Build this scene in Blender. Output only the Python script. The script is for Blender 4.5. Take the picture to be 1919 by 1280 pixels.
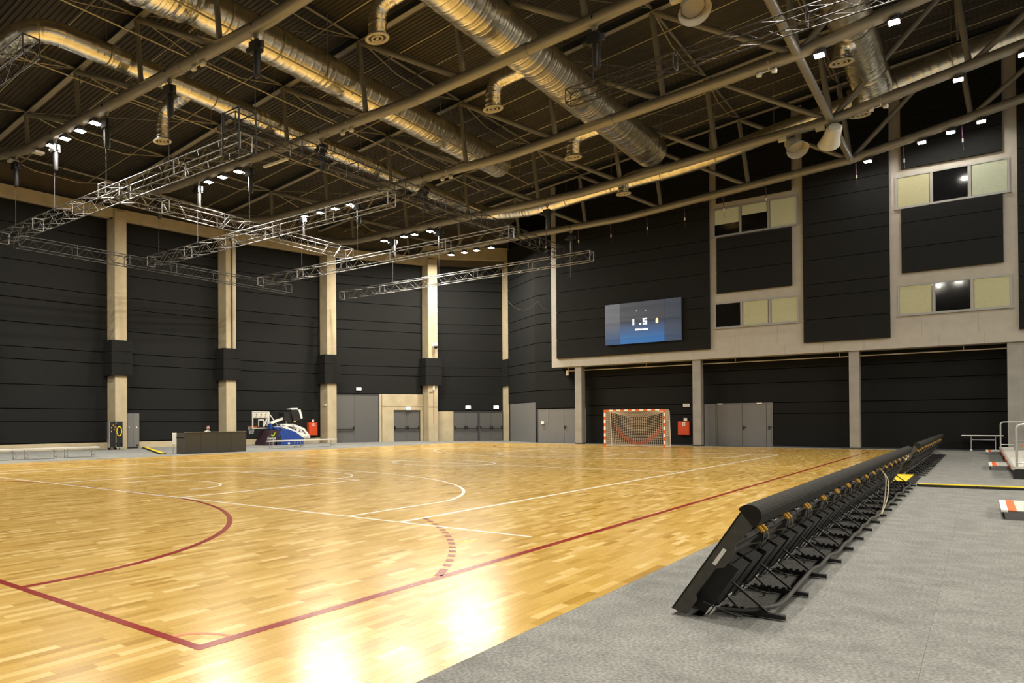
import bpy, math, random
from mathutils import Vector, Matrix
random.seed(7)
PI = math.pi
scene = bpy.context.scene
for o in list(bpy.data.objects):
    bpy.data.objects.remove(o, do_unlink=True)
COL = scene.collection

# ------------------------------------------------------------------ camera
CAM = Vector((-9.0558, -6.0559, 1.4768))
Fv = Vector((0.70535168, 0.70881032, 0.00818149))
Rv = Vector((0.708852, -0.7053448, -0.0041891))
Uv = Vector((-0.00280149, -0.00875425, 0.99995776))
cam_data = bpy.data.cameras.new('camera')
cam_data.sensor_fit = 'HORIZONTAL'
cam_data.sensor_width = 36.0
cam_data.lens = 1359.06 * 36.0 / 1919.0
cam_data.shift_x = (959.5 - 473.2) / 1919.0
cam_data.shift_y = (779.7 - 640.0) / 1919.0
cam_data.clip_end = 400
cam = bpy.data.objects.new('camera', cam_data)
COL.objects.link(cam)
m = Matrix.Identity(4)
for r in range(3):
    m[r][0] = Rv[r]; m[r][1] = Uv[r]; m[r][2] = -Fv[r]; m[r][3] = CAM[r]
cam.matrix_world = m
scene.camera = cam

# ------------------------------------------------------------------ world, exposure
world = bpy.data.worlds.new('world'); scene.world = world
world.use_nodes = True
bg = world.node_tree.nodes['Background']
bg.inputs[0].default_value = (0.02, 0.02, 0.022, 1); bg.inputs[1].default_value = 0.3
vs = scene.view_settings
vs.view_transform = 'Standard'; vs.look = 'None'; vs.exposure = 0.42; vs.gamma = 1.0
vs.use_curve_mapping = False
scene.cycles.max_bounces = 7
scene.cycles.diffuse_bounces = 4
scene.cycles.glossy_bounces = 4
scene.cycles.transparent_max_bounces = 8
scene.cycles.sample_clamp_indirect = 4.0
scene.cycles.caustics_reflective = False
scene.cycles.caustics_refractive = False
LAMP_POWER = 330.0            # one floodlight
LAMP_COLOR = (1.0, 0.92, 0.78)

# ------------------------------------------------------------------ materials
MATS = {}
def mat(name, col, rough=0.6, metal=0.0, var=0.0, scale=8.0, bump=0.0, bscale=60.0, emit=None, estr=0.0,
        spec=None, coat=0.0, stretch=None, alpha=None):
    if name in MATS: return MATS[name]
    M = bpy.data.materials.new(name); M.use_nodes = True
    nt = M.node_tree; N = nt.nodes; L = nt.links
    b = N['Principled BSDF']
    b.inputs['Base Color'].default_value = (*col, 1)
    b.inputs['Roughness'].default_value = rough
    b.inputs['Metallic'].default_value = metal
    if spec is not None: b.inputs['Specular IOR Level'].default_value = spec
    if coat: b.inputs['Coat Weight'].default_value = coat; b.inputs['Coat Roughness'].default_value = 0.12
    tc = N.new('ShaderNodeTexCoord'); mp = N.new('ShaderNodeMapping')
    L.new(tc.outputs['Object'], mp.inputs[0])
    if stretch: mp.inputs['Scale'].default_value = stretch
    if var > 0:
        n = N.new('ShaderNodeTexNoise'); n.inputs['Scale'].default_value = scale; n.inputs['Detail'].default_value = 4
        L.new(mp.outputs[0], n.inputs['Vector'])
        r = N.new('ShaderNodeMapRange'); r.inputs[1].default_value = 0.3; r.inputs[2].default_value = 0.7
        r.inputs[3].default_value = 1 - var; r.inputs[4].default_value = 1 + var
        L.new(n.outputs[0], r.inputs[0])
        mx = N.new('ShaderNodeMix'); mx.data_type = 'RGBA'; mx.blend_type = 'MULTIPLY'; mx.inputs[0].default_value = 1
        mx.inputs[6].default_value = (*col, 1); L.new(r.outputs[0], mx.inputs[7])
        L.new(mx.outputs[2], b.inputs['Base Color'])
    if bump > 0:
        n2 = N.new('ShaderNodeTexNoise'); n2.inputs['Scale'].default_value = bscale; n2.inputs['Detail'].default_value = 3
        L.new(mp.outputs[0], n2.inputs['Vector'])
        bp = N.new('ShaderNodeBump'); bp.inputs['Strength'].default_value = bump; bp.inputs['Distance'].default_value = 0.02
        L.new(n2.outputs[0], bp.inputs['Height']); L.new(bp.outputs[0], b.inputs['Normal'])
    if emit:
        b.inputs['Emission Color'].default_value = (*emit, 1); b.inputs['Emission Strength'].default_value = estr
    if alpha is not None:
        b.inputs['Alpha'].default_value = alpha
    MATS[name] = M
    return M

def wood_material():
    M = bpy.data.materials.new('parquet'); M.use_nodes = True
    nt = M.node_tree; N = nt.nodes; L = nt.links; b = N['Principled BSDF']
    at_ = N.new('ShaderNodeAttribute'); at_.attribute_name = 'tone'
    cr = N.new('ShaderNodeValToRGB')
    e = cr.color_ramp.elements
    e[0].position = 0.0; e[0].color = (0.42, 0.245, 0.042, 1)
    e[1].position = 1.0; e[1].color = (0.74, 0.545, 0.225, 1)
    k = e.new(0.35); k.color = (0.53, 0.335, 0.075, 1)
    k = e.new(0.7); k.color = (0.61, 0.400, 0.108, 1)
    L.new(at_.outputs['Fac'], cr.inputs[0])
    g = N.new('ShaderNodeNewGeometry'); mp = N.new('ShaderNodeMapping'); mp.inputs['Scale'].default_value = (1.2, 26, 1)
    L.new(g.outputs['Position'], mp.inputs[0])
    n = N.new('ShaderNodeTexNoise'); n.inputs['Scale'].default_value = 2.0; n.inputs['Detail'].default_value = 5
    L.new(mp.outputs[0], n.inputs['Vector'])
    r = N.new('ShaderNodeMapRange'); r.inputs[1].default_value = 0.3; r.inputs[2].default_value = 0.7
    r.inputs[3].default_value = 0.9; r.inputs[4].default_value = 1.08
    L.new(n.outputs[0], r.inputs[0])
    mx = N.new('ShaderNodeMix'); mx.data_type = 'RGBA'; mx.blend_type = 'MULTIPLY'; mx.inputs[0].default_value = 1
    L.new(cr.outputs[0], mx.inputs[6]); L.new(r.outputs[0], mx.inputs[7]); L.new(mx.outputs[2], b.inputs['Base Color'])
    b.inputs['Roughness'].default_value = 0.22
    b.inputs['Specular IOR Level'].default_value = 0.5
    MATS['parquet'] = M
    return M

def carpet_material(name, col):
    M = mat(name, col, rough=0.95, var=0.16, scale=3.5, bump=0.25, bscale=220, spec=0.1)
    nt = M.node_tree; N = nt.nodes; L = nt.links; b = N['Principled BSDF']
    tc = N.new('ShaderNodeTexCoord')
    n = N.new('ShaderNodeTexNoise'); n.inputs['Scale'].default_value = 48; n.inputs['Detail'].default_value = 2
    L.new(tc.outputs['Object'], n.inputs['Vector'])
    r = N.new('ShaderNodeMapRange'); r.inputs[1].default_value = 0.35; r.inputs[2].default_value = 0.65
    r.inputs[3].default_value = 0.72; r.inputs[4].default_value = 1.22
    L.new(n.outputs[0], r.inputs[0])
    src = b.inputs['Base Color'].links[0].from_socket
    mx = N.new('ShaderNodeMix'); mx.data_type = 'RGBA'; mx.blend_type = 'MULTIPLY'; mx.inputs[0].default_value = 1
    L.new(src, mx.inputs[6]); L.new(r.outputs[0], mx.inputs[7]); L.new(mx.outputs[2], b.inputs['Base Color'])
    return M

wood_material()
carpet_material('carpet', (0.225, 0.228, 0.218))
carpet_material('carpet_b', (0.212, 0.215, 0.206))
mat('concrete', (0.46, 0.39, 0.26), 0.85, var=0.10, scale=1.6, bump=0.15, bscale=25)
mat('subfloor_wood', (0.25, 0.13, 0.035), 0.6)
mat('concrete_grey', (0.30, 0.29, 0.27), 0.85, var=0.12, scale=1.6, bump=0.15, bscale=25)
mat('facade', (0.40, 0.375, 0.33), 0.75, var=0.05, scale=3, bump=0.12, bscale=40)
mat('acoustic', (0.0145, 0.015, 0.015), 0.95, var=0.25, scale=30, bump=0.4, bscale=160, spec=0.15)
mat('joint', (0.004, 0.004, 0.004), 0.95, spec=0.05)
mat('upper_wall', (0.10, 0.085, 0.065), 0.85, var=0.1, scale=1.5)
mat('deck_metal', (0.056, 0.050, 0.042), 0.6, metal=0.1, var=0.12, scale=2.0)
mat('steel_paint', (0.29, 0.28, 0.255), 0.34, metal=0.2, var=0.06, scale=3)
mat('steel_dark', (0.06, 0.065, 0.075), 0.45, metal=0.2)
mat('flange', (0.30, 0.29, 0.26), 0.5)
mat('conduit', (0.46, 0.41, 0.29), 0.4, metal=0.3)
mat('foil', (0.92, 0.87, 0.74), 0.28, metal=1.0, var=0.10, scale=3, bump=0.35, bscale=9)
mat('foil_thin', (0.92, 0.88, 0.78), 0.24, metal=1.0, var=0.08, scale=6, bump=0.45, bscale=14)
mat('diffuser', (0.55, 0.50, 0.40), 0.5, var=0.05)
mat('alu', (0.25, 0.25, 0.245), 0.36, metal=0.9)
mat('galvanised', (0.62, 0.62, 0.60), 0.4, metal=0.7)
mat('truss_black', (0.018, 0.017, 0.016), 0.5)
mat('black', (0.012, 0.012, 0.013), 0.5)
mat('black_gloss', (0.010, 0.010, 0.012), 0.25)
mat('rubber', (0.017, 0.0165, 0.015), 0.8, spec=0.2, var=0.2, scale=18, bump=0.2, bscale=30)
mat('led_back', (0.060, 0.058, 0.050), 0.45, var=0.15, scale=20)
mat('white', (0.78, 0.78, 0.75), 0.45)
mat('offwhite', (0.62, 0.60, 0.52), 0.5)
mat('red_paint', (0.62, 0.065, 0.014), 0.5)
mat('line_red', (0.25, 0.016, 0.012), 0.22, spec=0.35)
mat('line_orange', (0.60, 0.14, 0.045), 0.35)
mat('line_white', (0.92, 0.91, 0.87), 0.25)
mat('line_faint', (0.80, 0.64, 0.38), 0.35)
mat('line_yellow', (0.80, 0.56, 0.03), 0.35)
mat('door_grey', (0.155, 0.155, 0.155), 0.5, var=0.04)
mat('door_dark', (0.105, 0.105, 0.105), 0.5, var=0.04)
mat('alu_frame', (0.30, 0.30, 0.29), 0.5)
mat('glass_dark', (0.006, 0.006, 0.007), 0.06, spec=0.6)
mat('blind', (0.52, 0.50, 0.30), 0.7, var=0.05, emit=(0.60, 0.56, 0.30), estr=0.10)
mat('blind_green', (0.50, 0.54, 0.40), 0.7, var=0.05, emit=(0.52, 0.60, 0.42), estr=0.10)
mat('exit_light', (0.9, 1, 0.95), 0.4, emit=(0.75, 0.95, 0.9), estr=1.6)
mat('exit_green', (0.02, 0.25, 0.08), 0.4, emit=(0.05, 0.5, 0.2), estr=0.6)
mat('blue_pad', (0.012, 0.05, 0.26), 0.5, var=0.1)
mat('purple_pad', (0.028, 0.012, 0.020), 0.55)
mat('leaf_green', (0.40, 0.60, 0.03), 0.5)
mat('orange', (0.75, 0.13, 0.015), 0.45)
mat('yellow', (0.80, 0.60, 0.01), 0.45, var=0.04)
mat('yellow_plug', (0.85, 0.42, 0.02), 0.4)
mat('desk', (0.060, 0.055, 0.044), 0.6, var=0.12, scale=60)
mat('skin', (0.68, 0.40, 0.28), 0.55)
mat('hair', (0.015, 0.010, 0.008), 0.6)
mat('shirt', (0.55, 0.54, 0.50), 0.8)
mat('net_cord', (0.80, 0.68, 0.52), 0.7)
mat('red_rope', (0.55, 0.09, 0.04), 0.6)
mat('strap', (0.10, 0.045, 0.11), 0.6)
mat('lamp_lens', (1, 1, 1), 0.4, emit=(1.0, 0.95, 0.86), estr=60.0)
mat('cable_grey', (0.060, 0.058, 0.055), 0.55)
mat('cable_pale', (0.40, 0.36, 0.25), 0.6)
mat('platform_top', (0.52, 0.51, 0.47), 0.6, var=0.05)
mat('screen_digit', (1, 1, 1), 0.4, emit=(0.95, 0.97, 1.0), estr=1.3)
mat('screen_icon', (1, 0.6, 0.35), 0.4, emit=(1.0, 0.55, 0.30), estr=0.9)
mat('pane', (0.01, 0.01, 0.01), 0.04, spec=0.5, alpha=0.10)

def screen_material(name, top, bottom):
    M = bpy.data.materials.new(name); M.use_nodes = True
    nt = M.node_tree; N = nt.nodes; L = nt.links; b = N['Principled BSDF']
    b.inputs['Base Color'].default_value = (0.01, 0.01, 0.012, 1); b.inputs['Roughness'].default_value = 0.35
    g = N.new('ShaderNodeTexCoord'); s = N.new('ShaderNodeSeparateXYZ'); L.new(g.outputs['Generated'], s.inputs[0])
    cr = N.new('ShaderNodeValToRGB'); e = cr.color_ramp.elements
    e[0].color = (*bottom, 1); e[1].color = (*top, 1); e[0].position = 0.10; e[1].position = 0.55
    L.new(s.outputs[2], cr.inputs[0]); L.new(cr.outputs[0], b.inputs['Emission Color'])
    b.inputs['Emission Strength'].default_value = 1.0
    MATS[name] = M
screen_material('screen_main', (0.022, 0.026, 0.036), (0.008, 0.095, 0.26))
screen_material('screen_left', (0.075, 0.078, 0.092), (0.010, 0.045, 0.12))
screen_material('screen_right', (0.020, 0.028, 0.042), (0.022, 0.040, 0.078))

# ------------------------------------------------------------------ mesh helpers
def wloc(o):
    v = Vector((0, 0, 0))
    while o is not None:
        v += o.location; o = o.parent
    return v

class MB:
    def __init__(self):
        self.v = []; self.f = []; self.s = []; self.m = []
        self.T = None
    def _add(self, vs, fs, smooth=False, mi=0):
        k = len(self.v)
        if self.T is not None: vs = [self.T @ Vector(q) for q in vs]
        self.v += [tuple(q) for q in vs]
        for f in fs:
            self.f.append(tuple(i + k for i in f)); self.s.append(smooth); self.m.append(mi)
        return self
    def box(self, x0, x1, y0, y1, z0, z1, mi=0):
        if x0 > x1: x0, x1 = x1, x0
        if y0 > y1: y0, y1 = y1, y0
        if z0 > z1: z0, z1 = z1, z0
        v = [(x0,y0,z0),(x1,y0,z0),(x1,y1,z0),(x0,y1,z0),(x0,y0,z1),(x1,y0,z1),(x1,y1,z1),(x0,y1,z1)]
        f = [(0,3,2,1),(4,5,6,7),(0,1,5,4),(1,2,6,5),(2,3,7,6),(3,0,4,7)]
        return self._add(v, f, False, mi)
    def beam(self, a, b, w, h, up=(0,0,1), mi=0):
        a = Vector(a); b = Vector(b); d = (b - a).normalized(); u = Vector(up)
        s = d.cross(u)
        if s.length < 1e-5: s = d.cross(Vector((1,0,0)))
        s.normalize(); u = s.cross(d).normalized()
        v = []
        for p in (a, b):
            for i, j in ((-1,-1),(1,-1),(1,1),(-1,1)):
                v.append(p + s*(i*w/2) + u*(j*h/2))
        f = [(3,2,1,0),(4,5,6,7),(0,1,5,4),(1,2,6,5),(2,3,7,6),(3,0,4,7)]
        return self._add(v, f, False, mi)
    def path(self, pts, r, n=10, caps=True, closed=False, smooth=True, mi=0):
        pts = [Vector(p) for p in pts]; k = len(pts)
        rs = r if isinstance(r, (list, tuple)) else [r]*k
        tang = []
        for i in range(k):
            if closed: d = pts[(i+1) % k] - pts[i-1]
            elif i == 0: d = pts[1] - pts[0]
            elif i == k-1: d = pts[-1] - pts[-2]
            else: d = (pts[i+1]-pts[i]).normalized() + (pts[i]-pts[i-1]).normalized()
            if d.length < 1e-9: d = Vector((0,0,1))
            tang.append(d.normalized())
        ref = Vector((0,0,1)) if abs(tang[0].z) < 0.9 else Vector((1,0,0))
        s = tang[0].cross(ref).normalized()
        v = []; f = []
        for i in range(k):
            s = (s - tang[i]*s.dot(tang[i]))
            if s.length < 1e-6: s = tang[i].orthogonal()
            s.normalize(); u = tang[i].cross(s)
            for j in range(n):
                a = 2*PI*j/n
                v.append(pts[i] + (s*math.cos(a) + u*math.sin(a))*rs[i])
        for i in range(k if closed else k-1):
            i2 = (i+1) % k
            for j in range(n):
                j2 = (j+1) % n
                f.append((i*n+j, i*n+j2, i2*n+j2, i2*n+j))
        self._add(v, f, smooth, mi)
        if caps and not closed:
            self._add(v[:n], [tuple(range(n))[::-1]], False, mi)
            self._add(v[-n:], [tuple(range(n))], False, mi)
        return self
    def tube(self, a, b, r, n=10, mi=0, r2=None):
        return self.path([a, b], [r, r if r2 is None else r2], n, mi=mi)
    def lathe(self, c, prof, n=24, axis='z', smooth=True, mi=0):
        v = []; f = []; c = Vector(c)
        for (rr, h) in prof:
            for j in range(n):
                a = 2*PI*j/n; p = (rr*math.cos(a), rr*math.sin(a), h)
                if axis == 'x': p = (p[2], p[0], p[1])
                if axis == 'y': p = (p[0], p[2], p[1])
                v.append(c + Vector(p))
        for i in range(len(prof)-1):
            for j in range(n):
                j2 = (j+1) % n
                f.append((i*n+j, i*n+j2, (i+1)*n+j2, (i+1)*n+j))
        return self._add(v, f, smooth, mi)
    def prism(self, poly, y0, y1, mi=0, ax='y'):
        """poly of (x,z) extruded along y (or of (y,z) along x)"""
        n = len(poly)
        if ax == 'y': v = [(a, y0, b) for a, b in poly] + [(a, y1, b) for a, b in poly]
        elif ax == 'x': v = [(y0, a, b) for a, b in poly] + [(y1, a, b) for a, b in poly]
        else: v = [(a, b, y0) for a, b in poly] + [(a, b, y1) for a, b in poly]
        f = [tuple(range(n)), tuple(range(2*n-1, n-1, -1))]
        for i in range(n):
            j = (i+1) % n
            f.append((j, i, i+n, j+n))
        return self._add(v, f, False, mi)
    def build(self, name, mats, parent=None, local=False):
        me = bpy.data.meshes.new(name)
        off = Vector((0,0,0)) if (local or parent is None) else wloc(parent)
        vv = self.v if off.length == 0 else [(x-off.x, y-off.y, z-off.z) for x, y, z in self.v]
        me.from_pydata(vv, [], self.f)
        me.polygons.foreach_set('use_smooth', self.s)
        if isinstance(mats, str): mats = [mats]
        for q in mats: me.materials.append(MATS[q])
        if len(mats) > 1: me.polygons.foreach_set('material_index', self.m)
        me.update()
        o = bpy.data.objects.new(name, me); COL.objects.link(o)
        if parent is not None: o.parent = parent
        return o

def tag(o, label=None, cat=None, group=None, kind=None):
    if label: o['label'] = label
    if cat: o['category'] = cat
    if group: o['group'] = group
    if kind: o['kind'] = kind
    return o
def empty(name, loc=(0,0,0), rz=0.0):
    o = bpy.data.objects.new(name, None); COL.objects.link(o)
    o.location = loc; o.rotation_euler = (0, 0, rz); o.empty_display_size = 0.1
    return o
def thing(name, label, cat, loc=(0,0,0), group=None, rz=0.0):
    return tag(empty(name, loc, rz), label, cat, group)
def structure(name, loc=(0,0,0)):
    o = empty(name, loc); o['kind'] = 'structure'; return o
def copy_tree(o, parent=None):
    c = o.copy(); COL.objects.link(c)
    if parent is not None: c.parent = parent
    for ch in list(o.children): copy_tree(ch, c)
    return c
def place(proto, used, label, loc, rz=0.0, group=None):
    """first use moves the prototype itself, later uses copy it"""
    o = copy_tree(proto) if used else proto
    o.location = loc; o.rotation_euler = (0, 0, rz); o['label'] = label
    if group: o['group'] = group
    return o
def rx(name, mats, parent, *a):
    return MB().box(*a).build(name, mats, parent)
ORD = ['first','second','third','fourth','fifth','sixth','seventh','eighth','ninth','tenth','eleventh','twelfth',
       'thirteenth','fourteenth','fifteenth','sixteenth','seventeenth','eighteenth']

def project(p):
    d = Vector(p) - CAM; w = d.dot(Fv)
    return 473.2 + 1359.06*d.dot(Rv)/w, 779.7 - 1359.06*d.dot(Uv)/w, w

# ================================================================== FLOOR
floor = structure('floor')
MB().box(-30, 46, -34, 31, -0.30, -0.022).build('slab', 'concrete_grey', floor)
CX0, CX1, CY0, CY1 = -10.2, 37.7, -3.79, 19.0
MB().box(CX0, CX1, CY0, CY1, -0.022, -0.012).build('subfloor', 'subfloor_wood', floor)
rim = MB(); rim.box(CX1, CX1+0.06, CY0, CY1, -0.02, 0.004)
rim.build('edge_strip', 'offwhite', floor)

def build_planks():
    W = 0.072; gap = 0.0005
    planks = []
    nrow = int(round((CY1-CY0)/W)); W2 = (CY1-CY0)/nrow
    rnd = random.Random(3)
    for i in range(nrow):
        y0 = CY0 + i*W2; x = CX0 - rnd.random()*0.4
        while x < CX1:
            l = rnd.choice((0.34, 0.40, 0.46, 0.52, 0.58)); a = max(x, CX0); b = min(x+l, CX1)
            if b - a > 0.05:
                t = min(1, max(0, rnd.gauss(0.52, 0.25)))
                planks.append((a+gap, b-gap, y0+gap, y0+W2-gap, t))
            x += l
    scored = []
    for idx, q in enumerate(planks):
        c = ((q[0]+q[1])/2, (q[2]+q[3])/2, 0)
        if abs(c[0]-CAM.x) + abs(c[1]-CAM.y) > 9: continue
        u, v, w = project(c)
        if w > 0.5 and -10 < u < 1930 and v < 1288: scored.append((w, idx))
    scored.sort(); near = set(i for _, i in scored[:300])
    faces = [(4,5,6,7),(0,1,5,4),(1,2,6,5),(2,3,7,6),(3,0,4,7)]
    def verts(q):
        x0, x1, y0, y1, t = q
        return [(x0,y0,-0.012),(x1,y0,-0.012),(x1,y1,-0.012),(x0,y1,-0.012),(x0,y0,0),(x1,y0,0),(x1,y1,0),(x0,y1,0)]
    V = []; Fc = []; tones = []
    for i, q in enumerate(planks):
        if i in near:
            me = bpy.data.meshes.new('plank'); me.from_pydata(verts(q), [], faces)
            a = me.attributes.new('tone', 'FLOAT', 'FACE'); a.data.foreach_set('value', [q[4]]*5)
            me.materials.append(MATS['parquet'])
            o = bpy.data.objects.new('plank', me); COL.objects.link(o); o.parent = floor
            continue
        k = len(V); V += verts(q)
        Fc += [tuple(j+k for j in f) for f in faces]; tones += [q[4]]*5
    me = bpy.data.meshes.new('parquet_planks'); me.from_pydata(V, [], Fc)
    a = me.attributes.new('tone', 'FLOAT', 'FACE'); a.data.foreach_set('value', tones)
    me.materials.append(MATS['parquet'])
    o = bpy.data.objects.new('parquet_planks', me); COL.objects.link(o); o.parent = floor; o['kind'] = 'stuff'
build_planks()

# carpet sheets (2 m wide rolls laid along the hall)
def carpet(x0, x1, y0, y1, k):
    MB().box(x0+0.0006, x1-0.0006, y0+0.0006, y1-0.0006, -0.022, 0.0).build('carpet_sheet', 'carpet' if k % 2 else 'carpet_b', floor)
k = 0
y = CY0
while y > -33:
    xs = [-30, -19 + (k % 3)*2.2, -2.2 + (k*3.7 % 5), 11.5 + (k*2.3 % 6), 26 + (k*4.1 % 5), 46]
    for a, b in zip(xs, xs[1:]): carpet(a, b, y-2.0, y, k); k += 1
    y -= 2.0; k += 1
y = CY1
while y < 31:
    for a, b in zip([-30, -8, 9, 27, 46], [-8, 9, 27, 46]): carpet(a, b, y, min(y+2.0, 31), k); k += 1
    y += 2.0; k += 1
carpet(-30, CX0, CY0, CY1, 1); carpet(CX1+0.06, 46, CY0, CY1, 0)

# ---- painted court lines
ZL = 0.0022
LZ = [0]
def lift():
    LZ[0] += 1
    return (LZ[0] % 11)*0.00006
def line_rect(x0, x1, y0, y1, m='line_white', z=ZL, name='court_line'):
    return MB().box(x0, x1, y0, y1, 0.0004, z + lift()).build(name, m, floor)
def line_arc(cx, cy, r0, r1, a0, a1, m='line_white', n=64, z=ZL, name='court_line'):
    v = []; f = []; z += lift()
    for i in range(n+1):
        a = math.radians(a0 + (a1-a0)*i/n)
        for r_ in (r0, r1):
            for zz in (0.0004, z): v.append((cx + r_*math.cos(a), cy + r_*math.sin(a), zz))
    for i in range(n):
        a = i*4; b = a+4
        f += [(a+1, a+3, b+3, b+1), (a, a+1, b+1, b), (a+2, b+2, b+3, a+3)]
    mb = MB(); mb._add(v, f)
    return mb.build(name, m, floor)
LW = 0.06
for (xb, sgn) in ((0.0, 1), (28.0, -1)):
    line_rect(xb - LW*sgn, xb, -2.0 if sgn > 0 else 0, 17.0 if sgn > 0 else 15)
    for yk in (5.05, 9.95):
        line_rect(xb, xb + 5.8*sgn, yk - 0.03, yk + 0.03)
    line_rect(xb + 5.74*sgn, xb + 5.8*sgn, 5.05, 9.95)
    base = 0 if sgn > 0 else 180
    line_arc(xb + 5.8*sgn, 7.5, 1.74, 1.80, base-90, base+90)
    bx = xb + 1.575*sgn
    line_arc(bx, 7.5, 1.25, 1.30, base-90, base+90)
    for yy in (6.2, 8.75):
        line_rect(min(bx, bx - 0.37*sgn), max(bx, bx - 0.37*sgn), yy, yy+0.05)
    ang = math.degrees(math.acos(6.6/6.75))
    aa = 90 - ang
    line_arc(bx, 7.5, 6.69, 6.75, base-aa, base+aa, n=96)
    xe = bx + math.cos(math.radians(aa))*6.72*sgn
    for yy in (0.9, 14.05): line_rect(min(xb, xe), max(xb, xe), yy, yy+0.05)
line_rect(0, 28, -LW, 0); line_rect(0, 28, 15, 15+LW)
line_rect(13.975, 14.025, -0.15, 15.15)
line_arc(14, 7.5, 1.73, 1.80, 0, 360)
line_rect(8.88, 8.92, -2.0, 0.0, 'line_faint'); line_rect(19.08, 19.12, -2.0, 0.0, 'line_faint')
RY0, RY1 = -2.43, 17.43
ZR = 0.0016
for yy in (RY0, RY1): line_rect(-5.99, 34.09, yy-0.04, yy+0.04, 'line_red', ZR)
for xx in (-5.95, 34.05): line_rect(xx-0.04, xx+0.04, RY0+0.04, RY1-0.04, 'line_red', ZR)
for (xg, b0) in ((-5.95, 0), (34.05, 180)):
    s = 1 if b0 == 0 else -1
    line_arc(xg, 6.0, 5.92, 6.0, -90 if s > 0 else 180, 0 if s > 0 else 270, 'line_red', 72, ZR)
    line_arc(xg, 9.0, 5.92, 6.0, 0 if s > 0 else 90, 90 if s > 0 else 180, 'line_red', 72, ZR)
    line_rect(min(xg + 5.92*s, xg + 6.0*s), max(xg + 5.92*s, xg + 6.0*s), 6.0, 9.0, 'line_red', ZR)
line_arc(-5.95, RY0, 0.30, 0.34, 0, 90, 'line_orange', 24, 0.0012)
# dashed nine-metre arc near the side line
for (pyc, sy) in ((6.0, -1), (9.0, 1)):
    ac = math.degrees(math.asin(8.43/9.0))
    line_arc(-5.95, pyc, 8.88, 8.96, (ac+0.6)*sy, (ac-1.6)*sy, 'line_red', 8, ZR)
    for k in range(14):
        a = ac - 2.6 - k*1.78
        line_arc(-5.95, pyc, 8.88, 8.96, a*sy, (a-0.85)*sy, 'line_red', 3, ZR)
for (px_, py_) in ((-0.95, -1.47), (-0.83, 5.15)):
    line_arc(px_, py_, 0.10, 0.135, 200, 330, 'line_yellow', 10, 0.0012)
line_rect(-0.95, -0.70, -1.62, -1.585, 'line_yellow', 0.0012)

# ================================================================== LEFT WALL (faceted) with columns
CP = [(-24.6, 28.9), (-16.9, 28.9), (-9.2, 28.8), (-1.5, 28.7), (6.2, 28.45), (14.03, 27.99), (21.68, 27.13), (29.67, 25.56),
      (37.39, 22.39), (42.4, 18.7)]
ROWS = [0.40, 1.54, 2.23, 3.5, 4.8, 5.45, 6.73, 8.0, 8.68, 9.95, 11.2, 11.85, 13.0]
RCOL = 0.85
def frame(a, b):
    """matrix: local x along the bay (towards the far wall), local y into the wall, z up; origin at a"""
    a = Vector((a[0], a[1], 0)); b = Vector((b[0], b[1], 0)); d = (b-a).normalized()
    n = Vector((-d.y, d.x, 0))
    M = Matrix.Identity(4)
    for r in range(3):
        M[r][0] = d[r]; M[r][1] = n[r]; M[r][2] = (0,0,1)[r]; M[r][3] = a[r]
    return M, (b-a).length
def zroof(y): return 15.0 + (23.4-y)*0.115
wall_left = structure('wall_left')
BAYS = []
for i in range(len(CP)-1):
    M, Lb = frame(CP[i], CP[i+1]); BAYS.append((M, Lb))
    mb = MB(); mb.T = M; mb.box(-0.1, Lb+0.1, RCOL+0.06, RCOL+0.4, 0, 13.1); mb.build('backing', 'joint', wall_left)
    z_low = 0.4
    if i == 7: z_low = 3.47
    if i == 8: z_low = 2.24
    rows = [z_low] + [z for z in ROWS if z > z_low + 0.05]
    for a, b in zip(rows, rows[1:]):
        mb = MB(); mb.T = M
        mb.box(0.0, Lb, RCOL, RCOL+0.07, a+0.02, b-0.02); mb.build('acoustic_panel', 'acoustic', wall_left)
    if i < 7:
        mb = MB(); mb.T = M; mb.box(0, Lb, RCOL-0.06, RCOL+0.2, 0, 0.36); mb.build('plinth', 'concrete', wall_left)
    mb = MB(); mb.T = M
    if i == 8: mb.box(-0.3, Lb+0.5, 0.15, 0.7, 13.45, 14.35)
    else: mb.box(-0.1, Lb+0.1, 0.12, 0.62, 12.97, 13.50)
    mb.build('ring_beam', 'concrete', wall_left)
    mb = MB(); mb.T = M; mb.box(-0.2, Lb+0.3, 0.55, 0.9, 13.0, 17.6); mb.build('upper_wall', 'upper_wall', wall_left)

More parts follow.
